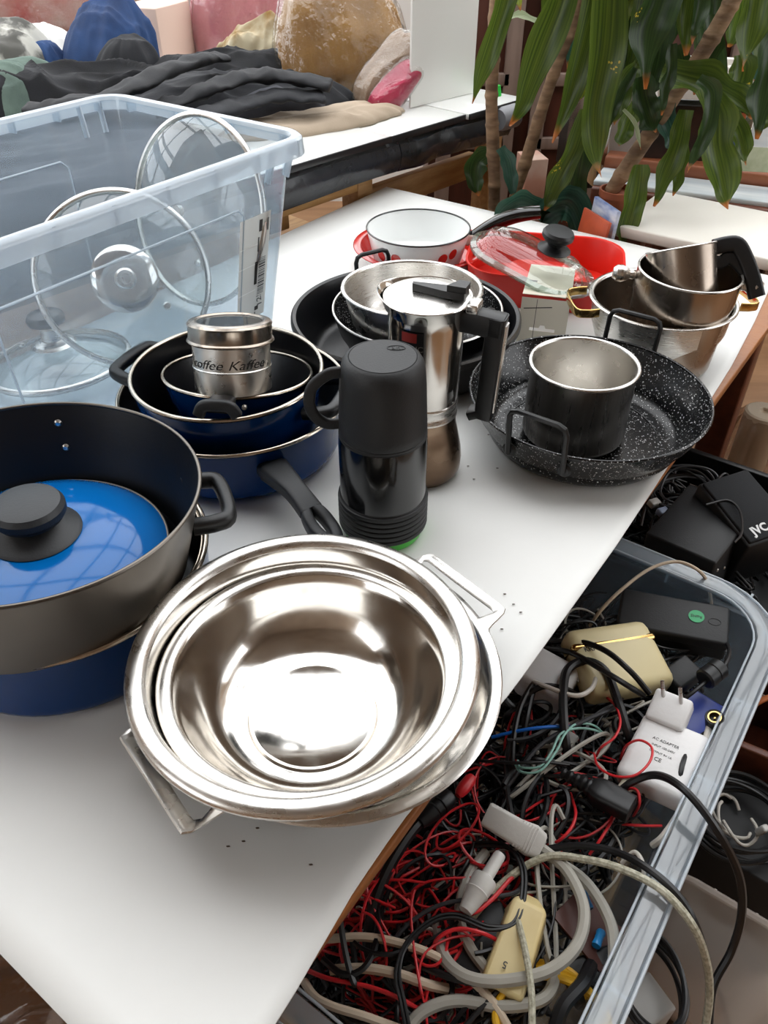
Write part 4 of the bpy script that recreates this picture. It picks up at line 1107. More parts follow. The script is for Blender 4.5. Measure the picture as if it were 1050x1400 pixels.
for i, (x, y) in enumerate(((.255, 1.70), (.425, 1.64))):
    s_ = lathe('plant_stool', [(0, 0), (.075, 0), (.075, .014), (.03, .03), (.025, .24), (.075, .258), (.080, .279), (0, .279)], m_redwood, None, 32, (x, y, 0))
    tag(s_, ('round wooden plant stool under the left dracaena', 'round wooden plant stool under the right dracaena')[i], 'stool')
yA, yB = 1.70, 1.62
CROWN = ((688, -150, yA), (832, -160, yA), (1078, -150, yB))
cane(pa, [Vector((.235, 1.70, .44)), Q(675, 285, yA), Q(674, 200, yA), Q(672, 130, yA), Q(676, 40, yA), Q(684, -90, yA), Q(688, -155, yA)], .0125)
cane(pa, [Vector((.265, 1.70, .44)), Q(694, 310, yA), Q(722, 210, yA), Q(757, 100, yA), Q(790, 10, yA), Q(815, -90, yA), Q(832, -165, yA)], .0120)
cane(pb, [Vector((.420, 1.63, .44)), Q(786, 345, yB), Q(840, 255, yB), Q(900, 165, yB), Q(965, 65, yB), Q(1005, -5, yB), Q(1050, -90, yB), Q(1078, -155, yB)], .0145)
PXM = 1.0 / 1.0
def lf(par, px, wpx, y, mat, seed, curl=.42, wav=.15, y2=None, **k):
    """leaf given by photo positions of its midrib, at depth y (y2 at its tip)"""
    n_ = len(px)
    head = []
    if px[0][1] < -30:      # the blade springs from a crown at the top of a cane, above the picture
        cr_ = min(CROWN, key=lambda c: abs(c[0] - px[0][0])); q0 = Q(px[0][0], px[0][1], y)
        c0 = Q(cr_[0], cr_[1], cr_[2]); md = c0.lerp(q0, .55); md.z += .035
        head = [c0, md]
    pts = head + [Q(u, v, y + ((y2 if y2 else y) - y) * i / (n_ - 1)) for i, (u, v) in enumerate(px)]
    mid = pts[len(head) + n_ // 2]; zc = mid.y * _c - (mid.z - CAMZ) * _s
    return leaf(par, pts, wpx * zc / FPX, mat, curl, wav, seed, **k)
LV = [
 (0, [(702, -60), (690, 0), (672, 60), (655, 110), (645, 142)], 30, 1.60, ml_mid, {}),
 (0, [(780, -70), (765, 0), (742, 60), (722, 115), (712, 145), (696, 172)], 42, 1.58, ml_mid, {}),
 (0, [(826, -60), (812, 0), (792, 80), (774, 145), (756, 196)], 36, 1.60, ml_mid, {}),
 (0, [(834, -60), (832, 0), (826, 70), (812, 150), (814, 205), (822, 242)], 50, 1.52, ml_mid, {}),
 (1, [(915, -60), (900, 0), (886, 40), (882, 80), (880, 122)], 56, 1.50, ml_dark, {}),
 (1, [(945, -50), (940, 0), (935, 40), (938, 76)], 42, 1.52, ml_mid, {}),
 (1, [(965, -50), (958, 0), (952, 30), (947, 60)], 26, 1.50, ml_dark, {}),
 (1, [(1040, -60), (1032, 0), (1024, 50), (1014, 98)], 52, 1.50, ml_mid, {}),
 (1, [(1075, 20), (1052, 80), (1040, 135), (1032, 190)], 46, 1.52, ml_dark, {}),
 (1, [(905, 98), (935, 108), (975, 122), (1006, 138), (1032, 160)], 50, 1.56, ml_mid, dict(facing=(.2, -.8, .6))),
 (1, [(965, 118), (975, 160), (978, 205), (988, 250), (996, 286)], 50, 1.50, ml_mid, {}),
 (1, [(985, 140), (1004, 170), (1014, 200), (1019, 226)], 28, 1.56, ml_mid, {}),
 (1, [(935, 150), (925, 195), (908, 240), (893, 282)], 30, 1.52, ml_mid, {}),
 (1, [(936, 175), (930, 210), (926, 240), (921, 268)], 20, 1.54, ml_mid, {}),
 (1, [(955, 108), (972, 125), (970, 160), (955, 200), (940, 236)], 24, 1.48, ml_dark, {}),
 (1, [(873, 225), (868, 262), (856, 305), (849, 342)], 32, 1.50, ml_mid, {}),
 (0, [(800, 150), (785, 200), (764, 240), (752, 268), (744, 288)], 28, 1.62, ml_mid, {}),
 (0, [(798, 160), (792, 210), (784, 260), (776, 305)], 34, 1.66, ml_dark, {}),
 (0, [(735, 300), (755, 283), (778, 280), (792, 305), (795, 342)], 44, 1.62, ml_blue, dict(curl=.5)),
 (0, [(735, 282), (712, 276), (690, 290), (668, 316)], 30, 1.60, ml_blue, {}),
 (0, [(668, 208), (652, 220), (648, 245), (655, 268)], 28, 1.76, ml_dark, {}),
 (0, [(684, 202), (694, 222), (698, 246), (703, 272)], 20, 1.66, ml_blue, {}),
 (0, [(860, -50), (845, 0), (835, 40), (822, 85), (800, 128)], 38, 1.72, ml_lite, {}),
 (0, [(812, 70), (802, 95), (795, 120), (790, 138)], 22, 1.74, ml_lite, {}),
 (1, [(890, -50), (880, 10), (868, 70), (850, 120)], 40, 1.70, ml_mid, {}),
 (1, [(872, 88), (858, 108), (846, 140), (840, 172)], 26, 1.64, ml_mid, {}),
 (1, [(875, 105), (880, 140), (888, 165), (896, 182)], 36, 1.60, ml_dark, {}),
 (1, [(918, 60), (916, 95), (908, 125), (904, 158)], 18, 1.52, ml_dark, {}),
 (1, [(972, 20), (968, 60), (962, 90), (950, 130)], 34, 1.66, ml_dark, {}),
 (1, [(1010, 75), (1012, 100), (1004, 125), (1008, 150)], 40, 1.62, ml_mid, {}),
 (1, [(1046, 150), (1040, 165), (1036, 182)], 22, 1.54, ml_mid, {}),
 (0, [(708, -40), (706, -10), (712, 14)], 22, 1.68, ml_lite, {}),
 (0, [(690, 28), (712, 22), (735, 32), (768, 55)], 12, 1.74, ml_pale, dict(facing=(0, -.5, .9))),
 (0, [(868, 92), (850, 125), (838, 150), (832, 180)], 14, 1.58, ml_dark, {}),
 (0, [(748, 350), (752, 320), (748, 300), (736, 286)], 22, 1.64, ml_dark, {}),
 (0, [(728, 352), (724, 322), (716, 305), (712, 300)], 20, 1.66, ml_mid, {}),
 (0, [(792, -60), (786, 0), (780, 30), (770, 62)], 22, 1.78, ml_blue, {}),
 (1, [(905, 130), (910, 165), (920, 190), (930, 200)], 30, 1.62, ml_blue, {}),
 (1, [(925, 62), (930, 92), (926, 118), (916, 140)], 30, 1.66, ml_dark, {}),
 (1, [(985, -40), (982, 0), (976, 40), (968, 78)], 40, 1.74, ml_dark, {}),
 (1, [(868, 140), (858, 165), (850, 185), (846, 200)], 26, 1.72, ml_mid, {}),
 (1, [(852, 150), (866, 165), (872, 185), (876, 205)], 6, 1.56, ml_pale, {}),
]
for i, (w, px, wd, y, m, k) in enumerate(LV):
    lf((pa, pb)[w], px, wd * 1.03, y, m, i * 1.7, y2=y - .03, **k)
random.seed(21)
for i in range(26):        # the rest of the crown, further back
    u = random.uniform(760, 1060); v = random.uniform(-140, 30)
    l = random.uniform(90, 170); sx_ = random.uniform(-22, 10)
    px = [(u, v), (u + sx_ * .4, v + l * .4), (u + sx_, v + l * .75), (u + sx_ * 1.4, v + l)]
    lf((pa, pb)[u > 870], px, random.uniform(26, 44), random.uniform(1.66, 1.86), random.choice((ml_dark, ml_mid, ml_dark, ml_blue)), i, y2=None)

# ================================================================ pictures and clutter on the ledge behind the plants
def picture(u, v, w, h, y, yaw, lean, frame, face, label, art=None, fw=.012):
    p = Q(u, v, y)
    r = root('framed_picture', p, label, 'picture', rot=(R(-lean), 0, R(yaw)))
    for s in (-1, 1):
        box('frame_side', (fw, .016, h), frame, r, (s * (w - fw) / 2, 0, h / 2), bev=.002)
        box('frame_rail', (w - 2 * fw, .016, fw), frame, r, (0, 0, h / 2 + s * (h - fw) / 2), bev=.002)
    box('print', (w - 2 * fw, .005, h - 2 * fw), face, r, (0, .004, h / 2), bev=0)
    if art: art(r, w, h)
    return r
m_silver = M('silver_frame', '#b5b0a6', .25, 1)
m_bfr = M('black_frame', '#121112', .3)
m_wfr = M('white_frame', '#d5d0c8', .4)
m_dkpr = M('dark_red_print', '#120b0b', .3, col2='#3a1812', cscale=14)
def art_panel(r, w, h):
    box('print_band', (w * .7, .004, .035), M('red_grey_print', '#7a3f30', .4, col2='#2b2624', cscale=30, stretch=(6, 1, 1)), r, (0, .001, .06), bev=0)
def art_blue(r, w, h):
    lathe('blue_shape', [(0, 0), (.030, 0), (.030, .003), (0, .003)], M('blue_print', '#2b4a96', .4), r, 20, (-.01, .0, h * .62), (R(90), 0, 0))
    box('orange_patch', (.05, .003, .04), M('orange_print', '#c2622b', .5), r, (-.02, .001, h * .84), bev=0)
picture(912, 275, .17, .20, 1.78, -12, 10, m_bfr, m_dkpr, 'black framed dark red print standing on the ledge behind the leaves', art_panel)
picture(990, 290, .16, .22, 1.84, -14, 12, m_bfr, M('dark_print_face', '#221613', .4, col2='#4b2f26', cscale=9), 'dark framed print with a blue disc, right of the red print', art_blue)
picture(856, 268, .13, .22, 1.86, 18, 16, m_wfr, M('grey_print_face', '#8d8179', .5, col2='#a89c92', cscale=5), 'white framed grey print tilted beside the leaning cane')
picture(1040, 286, .16, .24, 1.72, -24, 16, m_silver, M('pale_blue_print', '#cfd9e0', .2, col2='#f1f2f0', cscale=6, stretch=(1, 1, 5)), 'silver framed pale picture at the right edge', None, .018)
o = box('note_card', (.085, .002, .045), M('pale_green_card', '#b8bda2', .6, col2='#a3aa8c', cscale=40), None, Q(1030, 218, 1.66) , (R(-8), 0, R(-10)), bev=.0004)
tag(o, 'pale green handwritten note card beside the silver frame', 'card')
pr = box('loose_print', (.16, .11, .003), M('light_blue_print', '#b9cbd8', .3, col2='#e4e8e8', cscale=10, stretch=(1, 6, 1)), None, Q(1025, 272, 1.70), (R(24), 0, R(-16)), bev=.0006)
tag(pr, 'light blue and white print leaning back on the ledge at the right', 'print')
for i, (u, v, w, h, y, m, lb) in enumerate(((808, 258, .018, .30, 1.84, m_silver, 'narrow silver frame seen edge-on behind the left canes'), (796, 258, .022, .26, 1.9, m_bfr, 'narrow black frame seen edge-on, left of the silver one'))):
    q = Q(u, v, y); o = box('stacked_frame', (w, .22, h), m, None, (q.x, q.y + .11, q.z + h / 2), (0, 0, R(8)), bev=.002)
    tag(o, lb, 'frame')
# white shelf and panels at the far right, seen between the leaves
for i, (u, v, w, h, m, lb) in enumerate(((1010, 120, .30, .10, m_wfr, 'pale board across the back behind the right dracaena'),)):
    q = Q(u, v, 2.3)
    o = box('pale_board', (w, .03, h), m, None, q, (0, 0, R(-14)), bev=.004); tag(o, lb, 'board')
w0 = Q(985, 25, 2.35)
wf = root('white_window_frame', (w0.x, w0.y, .5), 'white lattice frame leaning far behind the right dracaena', 'frame', R(-14))
for i in range(5): box('lattice_bar', (.02, .02, .75), m_wfr, wf, (-.24 + .12 * i, 0, .38), bev=.003)
for i in range(3): box('lattice_rail', (.52, .02, .02), m_wfr, wf, (0, -.012, .06 + .32 * i), bev=.003)
# terracotta pots and dark clutter low between canes and pans
def small_pot(u, v, y, r, h, label, m=m_terra):
    q = Q(u, v, y)
    o = lathe('small_plant_pot', [(0, 0), (r * .75, 0), (r * .95, h * .8), (r * 1.05, h * .8), (r * 1.05, h), (r * .95, h), (r * .9, h * .85), (0, h * .8)], m, None, 32, q)
    tag(o, label, 'pot'); return q
small_pot(838, 300, 1.60, .035, .06, 'small terracotta pot under the red brown ledge')
o = box('tall_carton', (.05, .07, .40), M('red_white_card', '#b9836e', .6, col2='#c9b4a4', cscale=10), None, Q(724, 250, 1.86) + Vector((0, 0, -.14)), (0, 0, .2), bev=.002); tag(o, 'tall pinkish carton behind the second cane', 'box')
o = box('booklet', (.006, .09, .12), M('orange_cover', '#c9552b', .5, col2='#7c2f1c', cscale=8), None, Q(806, 330, 1.50) + Vector((0, 0, -.01)), (0, R(8), R(20)), bev=.001); tag(o, 'orange booklet standing beside the base of the leaning cane', 'book')
o = box('booklet', (.008, .09, .14), M('blue_white_cover', '#c9cfd8', .5, col2='#5d74ab', cscale=16, stretch=(1, 1, 3)), None, Q(820, 322, 1.51) + Vector((0, 0, -.01)), (0, R(4), R(16)), bev=.001); tag(o, 'blue and white booklet standing right of the orange one', 'book')
hp_ = heap('purple_cloth', (.30, 1.92, .4405), .10, .08, .12, M('purple_cloth', '#6a3d63', .85, col2='#2e2230', cscale=10), .4, 77, .02); tag(hp_, 'crumpled purple cloth on a low stack behind the canes', 'cloth')
o = box('low_stack', (.24, .2, .44), m_brown, None, (.31, 1.93, .22), (0, 0, .3), bev=.004); tag(o, 'dark low crate under the purple cloth', 'crate')

# ================================================================ right: the bin of cables and adapters, and what stands around it
bc = root('cable_bin', TW(.445, .022, .18), 'large clear plastic bin full of cables, beside and under the table edge', 'bin', YAW)
bin_shell(bc, .69, .395, .42, .050, .024, .065, m_binpl, m_binrim, ribs=6, skirt=.022)
tangle_seed = 0
sg = root('wooden_crate', TW(.445, .02, 0), 'low wooden crate carrying the cable bin', 'crate', YAW)
for s in (-1, 1):
    for k in range(3): box('slat', (.56, .012, .045), m_pine, sg, (0, s * .135, .027 + .058 * k), bev=.002)
    for k in range(3): box('slat', (.012, .258, .045), m_pine, sg, (s * .27, 0, .027 + .058 * k), bev=.002)
for k in range(5): box('slat', (.55, .046, .010), m_pine, sg, (0, -.112 + .056 * k, .174), bev=.002)

for dl, dz_, r_ in ((.001, -.001, .0016), (-.026, .001, .0013)):
    q = [Vector((x, y, .42 + dz_)) for x, y in rrect(.69 + 2 * dl, .395 + 2 * dl, .091 + dl, 8)]
    sweep('rim_highlight', q, circ(r_, 6), m_pvcrim, bc, closed=True, up=(0, 0, 1))  # pale tubes added as highlight streaks along the rim
FZ = .555
def wire(name, px, z, r, mat, label=None, group=None, n=7, sides=8, world=None, par=None, cat='cable'):
    """a cable laid through photo points, each at its own height in the bin"""
    zs = z if isinstance(z, (list, tuple)) else [z] * len(px)
    pts = [P(u, v, zz) for (u, v), zz in zip(px, zs)]
    if par is not None:
        inv = par.matrix_world.inverted() if False else None
        pts = [p - Vector(par.location) for p in pts]
    o = tube(name, pts, r, mat, par, n=n, sides=sides)
    if label: tag(o, label, cat, group)
    return o

# the mass underneath: nobody could count it
random.seed(12)
def tangle(name, mat, count, z0, z1, rr, label, urange=(.15, .74), wrange=(-.115, .14), loop=(.02, .06), sides=5, kind='stuff', pts=14):
    V = []; Fc = []
    for _ in range(count):
        u = random.uniform(*urange); w = random.uniform(*wrange); z = random.uniform(z0, z1)
        a = random.uniform(*loop); b = random.uniform(*loop); ph = random.uniform(0, 6.28); tw = random.uniform(.6, 1.8)
        ps = []
        for i in range(pts):
            t = ph + i / pts * random.uniform(5, 9)
            uu = min(max(u + a * math.cos(t) + .05 * (i / pts - .5), urange[0]), urange[1]); ww = min(max(w + b * math.sin(t * tw), wrange[0]), wrange[1])
            ps.append(TW(uu, ww, z + .012 * math.sin(t * 1.7 + ph)))
        cs = spline(ps, 4)
        r = random.choice(rr)
        base = len(V); N = len(cs)
        ref = Vector((0, 0, 1))
        for i in range(N):
            t = (cs[min(N - 1, i + 1)] - cs[max(0, i - 1)]).normalized()
            sd = t.cross(ref); sd = sd.normalized() if sd.length > 1e-4 else t.orthogonal().normalized(); up = sd.cross(t)
            for k in range(sides):
                an = 2 * PI * k / sides; V.append(cs[i] + sd * r * math.cos(an) + up * r * math.sin(an))
        for i in range(N - 1):
            for k in range(sides):
                l = (k + 1) % sides
                Fc.append((base + i * sides + k, base + (i + 1) * sides + k, base + (i + 1) * sides + l, base + i * sides + l))
    o = mk(name, V, Fc, mat, None, True, 0)
    return tag(o, label, 'cables', kind=kind)
tangle('cable_tangle', m_cabblk, 260, .38, .535, (.0012, .0018, .0028, .0035), 'dark tangle of cables filling the bin under the loose leads')
tangle('red_cable_tangle', m_cabred, 26, .49, .53, (.0011, .0014), 'red wires deep in the near end of the cable bin', (.17, .34), (-.07, .08), (.015, .04))
tangle('grey_cable_tangle', m_cabgrey, 30, .47, .53, (.0012, .002, .003), 'grey tangled leads among the black ones in the bin')
def loose(name, mat, count, z0, z1, rr, label, group, ur, wr, loop, seed):
    random.seed(seed)
    for c in range(count):
        u = random.uniform(*ur); w = random.uniform(*wr); z = random.uniform(z0, z1)
        a = random.uniform(*loop); b = random.uniform(*loop) * .7; ph = random.uniform(0, 6.28); tw = random.choice((.8, 1, 1, 1.15, 1.9))
        sp_ = random.uniform(3.5, 9); dr = random.uniform(-.06, .06)
        ps = []
        for i in range(15):
            t = ph + i / 14 * sp_
            uu = min(max(u + a * math.cos(t) + dr * (i / 14 - .5), .135), .755); ww = min(max(w + b * math.sin(t * tw), -.135), .13)
            ps.append(TW(uu, ww, z + .010 * math.sin(t * 1.3 + ph)))
        o = tube(name, ps, random.choice(rr), mat, None, n=5, sides=6)
        tag(o, label, 'wire', group)
loose('red_wire', m_cabred, 30, .540, .566, (.0011, .0013, .0016), 'thin red wire looping through the tangle in the near half of the cable bin', 'red wires in the cable bin', (.19, .34), (-.06, .06), (.015, .04), 5)
for nm_, u0, u1, sd_ in (('near', .17, .33, 6), ('middle', .34, .50, 16), ('far', .51, .70, 26)):
    loose('black_wire', m_cabblk, 24, .535, .566, (.0012, .0016, .0022, .003), 'thin black lead lost in the tangle of the %s third of the cable bin' % nm_, 'black leads, %s third of the cable bin' % nm_, (u0, u1), (-.11, .06), (.02, .06), sd_)
loose('grey_wire', m_cabgl, 16, .545, .570, (.0012, .0016, .0024), 'thin pale grey lead lost in the tangle of the cable bin', 'grey leads in the cable bin', (.18, .66), (-.10, .05), (.02, .06), 7)
loose('red_wire', m_cabred, 9, .54, .562, (.0010, .0013), 'thin red wire looping through the middle of the cable bin', 'red wires mid bin', (.36, .50), (-.10, .05), (.02, .05), 8)

TZ = .570
# ---- cables one can follow
wire('power_cable', [(738, 1158), (775, 1190), (798, 1240), (790, 1290), (752, 1326), (690, 1341), (640, 1336), (608, 1310), (598, 1268)], [.578, .582, .584, .584, .583, .582, .58, .572, .55], .0054, m_cabgl, 'thick pale grey cable curving in a wide bow from the white plug')
wire('power_cable', [(752, 1172), (800, 1205), (832, 1255), (840, 1300), (834, 1350), (805, 1405)], [.565, .572, .575, .575, .572, .568], .0054, m_cabgl, 'thick pale grey cable curving along the right inside of the bin')
wire('power_cable', [(664, 1165), (640, 1200), (628, 1250), (640, 1290), (662, 1322), (690, 1350)], [.560, .565, .566, .566, .562, .55], .0050, m_cabgl, 'thick grey cable loop behind the translucent barrel plug')
wire('power_cable', [(552, 1412), (580, 1382), (625, 1368), (690, 1376), (742, 1366), (758, 1336), (750, 1310)], [.560, .565, .568, .568, .568, .562, .55], .0052, m_cabgl, 'thick grey cable crossing the bottom of the picture over the yellow coil')
wire('braided_cable', [(640, 1260), (690, 1205), (745, 1172), (800, 1175), (850, 1188), (905, 1217), (945, 1262), (965, 1310), (970, 1360), (962, 1420)], [.565, .573, .585, .592, .605, .612, .600, .56, .52, .48], .0036, m_cabbraid, 'braided pale cable arching out over the right rim of the bin')
wire('braided_cable', [(706, 1250), (718, 1300), (726, 1350), (728, 1410)], [.580, .590, .592, .586], .0030, m_cabbraid, 'thin braided cable running down past the cream wedge plug')
wire('black_cable', [(742, 1162), (790, 1156), (840, 1164), (885, 1187), (925, 1222), (950, 1262), (966, 1310)], [.570, .580, .592, .607, .608, .595, .55], .0036, m_cabblk, 'black cable lying next to the braided pale one over the bin rim')
wire('black_cable', [(838, 1090), (866, 1068), (900, 1060), (938, 1082), (980, 1135), (1010, 1195), (1014, 1250), (1000, 1300), (975, 1350), (968, 1420)], [.570, .590, .610, .628, .615, .57, .53, .49, .46, .43], .0040, m_cabblk, 'black cable rising from the white charger and hanging far out right of the bin')
wire('black_cable', [(590, 1108), (562, 1138), (535, 1180), (515, 1225), (505, 1268), (500, 1310)], [.578, .578, .574, .566, .555, .54], .0056, m_cabblk, 'thick black cable running along the table edge from a moulded black plug')
wire('beige_cable', [(443, 1284), (495, 1281), (540, 1288), (590, 1305), (640, 1336), (675, 1372), (700, 1415)], [.560, .566, .570, .572, .572, .570, .56], .0040, m_cabbeige, 'beige flat cable, uppermost of the three by the table corner')
wire('beige_cable', [(452, 1326), (500, 1324), (545, 1332), (585, 1346), (612, 1352)], [.558, .565, .568, .566, .56], .0044, m_cabbeige, 'short beige cable with a frayed end, second of the three by the table corner')
wire('beige_cable', [(416, 1342), (430, 1362), (455, 1376), (500, 1390), (550, 1408)], [.552, .560, .565, .566, .56], .0036, m_cabbeige, 'lowest of the three beige cables by the table corner')
for k, dx in enumerate((0, 5)):
    wire('twin_lead', [(598 + dx, 1157 + dx), (650, 1152 + dx), (690 + dx, 1155 + dx), (712 + dx, 1185), (712 + dx, 1230), (700 + dx, 1262), (668, 1266 + dx), (625, 1250 + dx), (590, 1257 + dx), (556, 1288 + dx), (541 + dx, 1330), (548 + dx, 1370), (556 + dx, 1410)], [.558, .566, .574, .582, .584, .583, .582, .580, .578, .576, .575, .574, .57], .0017, m_cabblk, ('black twin lead looping round the middle of the tangle, outer strand', 'black twin lead looping round the middle of the tangle, inner strand')[k])
wire('grey_lead', [(530, 1296), (560, 1262), (600, 1238), (650, 1228), (700, 1222), (716, 1205), (705, 1185)], [.56, .568, .574, .576, .577, .574, .56], .0020, m_cabgrey, 'dark grey lead sweeping left from the middle of the tangle')
wire('black_cable', [(540, 1298), (580, 1322), (630, 1340), (690, 1347), (742, 1345)], [.560, .570, .576, .572, .56], .0032, m_cabblk, 'black cable passing under the wide pale bow near the bottom')
for k, d_ in enumerate((0, 6)):
    wire('teal_lead', [(702 + d_, 1040), (712, 1055 - d_), (738, 1054 - d_), (760 - d_, 1028), (772 - d_, 1004), (788, 990 + d_), (812, 992 + d_), (828, 1006)], [.556, .574, .580, .584, .584, .580, .576, .56], .0013, m_cabteal, ('pale teal lead curving through the middle of the bin, outer strand', 'pale teal lead curving through the middle of the bin, inner strand')[k])
wire('blue_lead', [(672, 1008), (710, 999), (748, 994), (786, 993)], [.566, .576, .580, .572], .0019, m_cabblue, 'straight bright blue lead beside the steel bowls')
wire('red_lead', [(828, 952), (842, 966), (848, 988), (840, 1008), (822, 1022), (815, 1034)], [.570, .586, .592, .592, .586, .57], .0014, m_cabred, 'red lead hooking down left of the white charger')
wire('red_ring', [(812, 1030), (818, 1048), (840, 1061), (868, 1060), (888, 1042), (891, 1022), (874, 1012), (856, 1020), (848, 1038)], [.575, .594, .604, .614, .618, .616, .610, .596, .57], .0013, m_cabred, 'red lead drawn in a ring over the white charger')
wire('red_lead', [(848, 1086), (862, 1078), (872, 1082), (874, 1100), (866, 1116)], [.565, .585, .59, .585, .56], .0014, m_cabred, 'short red lead hooked over the black socket plug')
wire('red_lead', [(850, 1127), (880, 1129), (905, 1129)], [.560, .566, .566], .0014, m_cabred, 'short straight red lead pointing at the right wall of the bin')
wire('red_lead', [(780, 1085), (787, 1110), (782, 1130), (766, 1148), (748, 1156)], [.556, .572, .574, .570, .556], .0016, m_cabred, 'red lead bending behind the white plug')
wire('red_lead', [(845, 1108), (832, 1130), (818, 1152), (806, 1168)], [.556, .566, .566, .556], .0015, m_cabred, 'red lead running down below the black socket plug')
wire('red_lead', [(416, 1325), (450, 1338), (500, 1348), (540, 1362), (580, 1384)], [.556, .566, .568, .568, .558], .0020, m_cabred, 'red lead crossing the beige cables by the table corner')
wire('red_lead', [(596, 1240), (640, 1250), (670, 1232), (700, 1200), (722, 1185)], [.556, .578, .580, .576, .556], .0020, m_cabred, 'thick red lead slanting across the middle of the tangle')
wire('red_lead', [(592, 1310), (597, 1285), (625, 1270), (660, 1276), (688, 1290)], [.556, .578, .582, .582, .57], .0018, m_cabred, 'red lead bowed over the pale loops left of the cream wedge plug')
wire('white_lead', [(708, 923), (745, 938), (785, 951), (806, 944), (814, 928), (810, 908)], [.560, .586, .592, .592, .588, .57], .0026, m_cabwhite, 'white lead curling round below the cream adapter')
wire('black_cable', [(778, 1045), (772, 1000), (770, 950), (776, 916), (800, 904), (828, 918), (846, 962), (858, 1000), (866, 1020)], [.556, .580, .590, .592, .592, .592, .588, .578, .556], .0052, m_cabblk, 'thick black cable standing up in an arch left of the cream adapter')
wire('black_cable', [(742, 878), (790, 877), (828, 890), (862, 918), (888, 948)], [.560, .592, .608, .612, .594], .0034, m_cabblk, 'black cable lying across the cream adapter, upper of the pair')
wire('black_cable', [(740, 886), (780, 892), (820, 914), (856, 936), (880, 951)], [.560, .590, .604, .608, .592], .0032, m_cabblk, 'black cable lying across the cream adapter, lower of the pair')
wire('white_cable', [(806, 856), (822, 834), (850, 806), (888, 778), (925, 768), (955, 780), (968, 800), (974, 835)], [.556, .580, .600, .612, .617, .615, .590, .555], .0022, m_cabbeige, 'thin beige cable arching over the far rim of the cable bin')
wire('white_cable', [(972, 985), (962, 1020), (946, 1062), (930, 1108), (908, 1142), (892, 1156)], [.585, .588, .585, .58, .575, .56], .0034, m_cabwhite, 'white cable running down along the right inside wall of the bin')
wire('grey_cable', [(902, 1150), (882, 1205), (866, 1262), (856, 1310), (848, 1355), (836, 1410)], [.556, .562, .565, .565, .564, .56], .0034, m_cabgrey, 'grey cable running along the right inside wall near the bottom')
wire('black_cable', [(842, 1315), (852, 1340), (838, 1358), (812, 1352), (800, 1342)], [.545, .555, .56, .56, .55], .0022, m_cabblk, 'small black loop below the brown circuit board')
wire('black_cable', [(808, 1320), (796, 1345), (770, 1375), (758, 1410)], [.555, .572, .576, .57], .0062, m_cabblk, 'thick black cable coming down over the yellow coil')
wire('black_cable', [(712, 975), (722, 950), (745, 938), (778, 944), (800, 960)], [.556, .575, .580, .575, .556], .0036, m_cabblk, 'black cable bent over beside the small white adapter')
wire('black_cable', [(700, 1060), (702, 1010), (712, 965), (730, 935), (722, 975), (712, 1030)], [.555, .572, .578, .575, .572, .555], .0032, m_cabblk, 'black cable doubled beside the steel bowls')
wire('black_cable', [(655, 1040), (700, 1043), (745, 1042), (778, 1046)], [.566, .578, .582, .575], .0018, m_cabblk, 'thin black lead stretched straight below the blue one')
wire('grey_lead', [(690, 1080), (740, 1018), (800, 985), (838, 968), (850, 955)], [.556, .572, .580, .578, .56], .0026, m_cabgrey, 'dark grey lead slanting under the black arch')
wire('white_lead', [(850, 1180), (868, 1165), (880, 1185), (878, 1215)], [.555, .570, .572, .555], .0022, m_cabwhite, 'short white lead by the right wall of the bin')
# yellow coil
for k in range(4):
    cx, cy = 742 + 4 * k, 1372 + 7 * k
    pts = [P(cx, cy, .548 + .006 * k) + Vector((.040 * math.cos(t) * (1 + .05 * k), .032 * math.sin(t), .004 * math.sin(2 * t + k))) for t in [2 * PI * i / 18 for i in range(18)]]
    o = sweep('yellow_cable', spline(pts, 3, True), circ(.0032, 8), m_cabyel, None, closed=True)
    tag(o, 'turn of a yellow cable coil near the bottom of the cable bin', 'cable', 'yellow cable coil')

# ---- adapters and plugs
def pxbox(name, c, ax, z, size, mat, label, cat, tilt=(0, 0), bev=.004, taper=1.0):
    """a boxy thing centred at photo point c, its length pointing from c towards ax"""
    p = P(*c, z); q = P(*ax, z); d = q - p
    r = root(name, p, label, cat, rot=(R(tilt[0]), R(tilt[1]), math.atan2(d.y, d.x)))
    b = box('case', size, mat, r, (0, 0, 0), bev=bev, seg=3, taper=taper)
    return r
ad = pxbox('power_brick', (918, 852), (985, 868), .570, (.128, .058, .034), m_blackmatte, 'black power brick with a round green sticker at the far end of the bin', 'adapter', (8, -4))
stc = lathe('green_sticker', [(0, .0176), (.0092, .0176)], M('green_sticker', '#1fa263', .4), ad, 32, (.026, .004, .0002))
text('lettering', 'RoHS', .0058, m_ink, stc, (0, 0, .0178), (0, 0, R(176)), ext=.0001)
box('seam', (.1285, .0586, .0006), m_cabgrey, ad, (0, 0, .004), bev=0)
sweep('oval_mark', [Vector((.047 + .007 * math.cos(t), .001 + .005 * math.sin(t), .0172)) for t in [2 * PI * i / 24 for i in range(24)]], circ(.0004, 4), m_cabgrey, ad, closed=True, up=(0, 0, 1))
wire('ferrite_cable', [(984, 868), (997, 888), (990, 910), (972, 926), (945, 948), (915, 972)], [.575, .590, .594, .590, .586, .57], .0026, m_cabblk, 'black cable with a fat ferrite barrel leaving the power brick')
fa, fb = P(985, 912, .592), P(952, 938, .588)
fe = lathe('ferrite_barrel', [(0, 0), (.010, 0), (.0122, .002), (.0122, .012), (.0112, .013), (.0122, .014), (.0122, .026), (.010, .028), (0, .028)], m_black, None, 32, fa, (fb - fa).to_track_quat('Z', 'Y').to_euler())
tag(fe, 'black ferrite barrel on the power brick cable', 'ferrite')
st_ = sweep('cable_sleeve', [P(930, 960, .584), P(912, 975, .578)], circ(.0055, 10), m_cabgrey, None); tag(st_, 'grey strain relief sleeve at the end of the ferrite cable', 'sleeve')

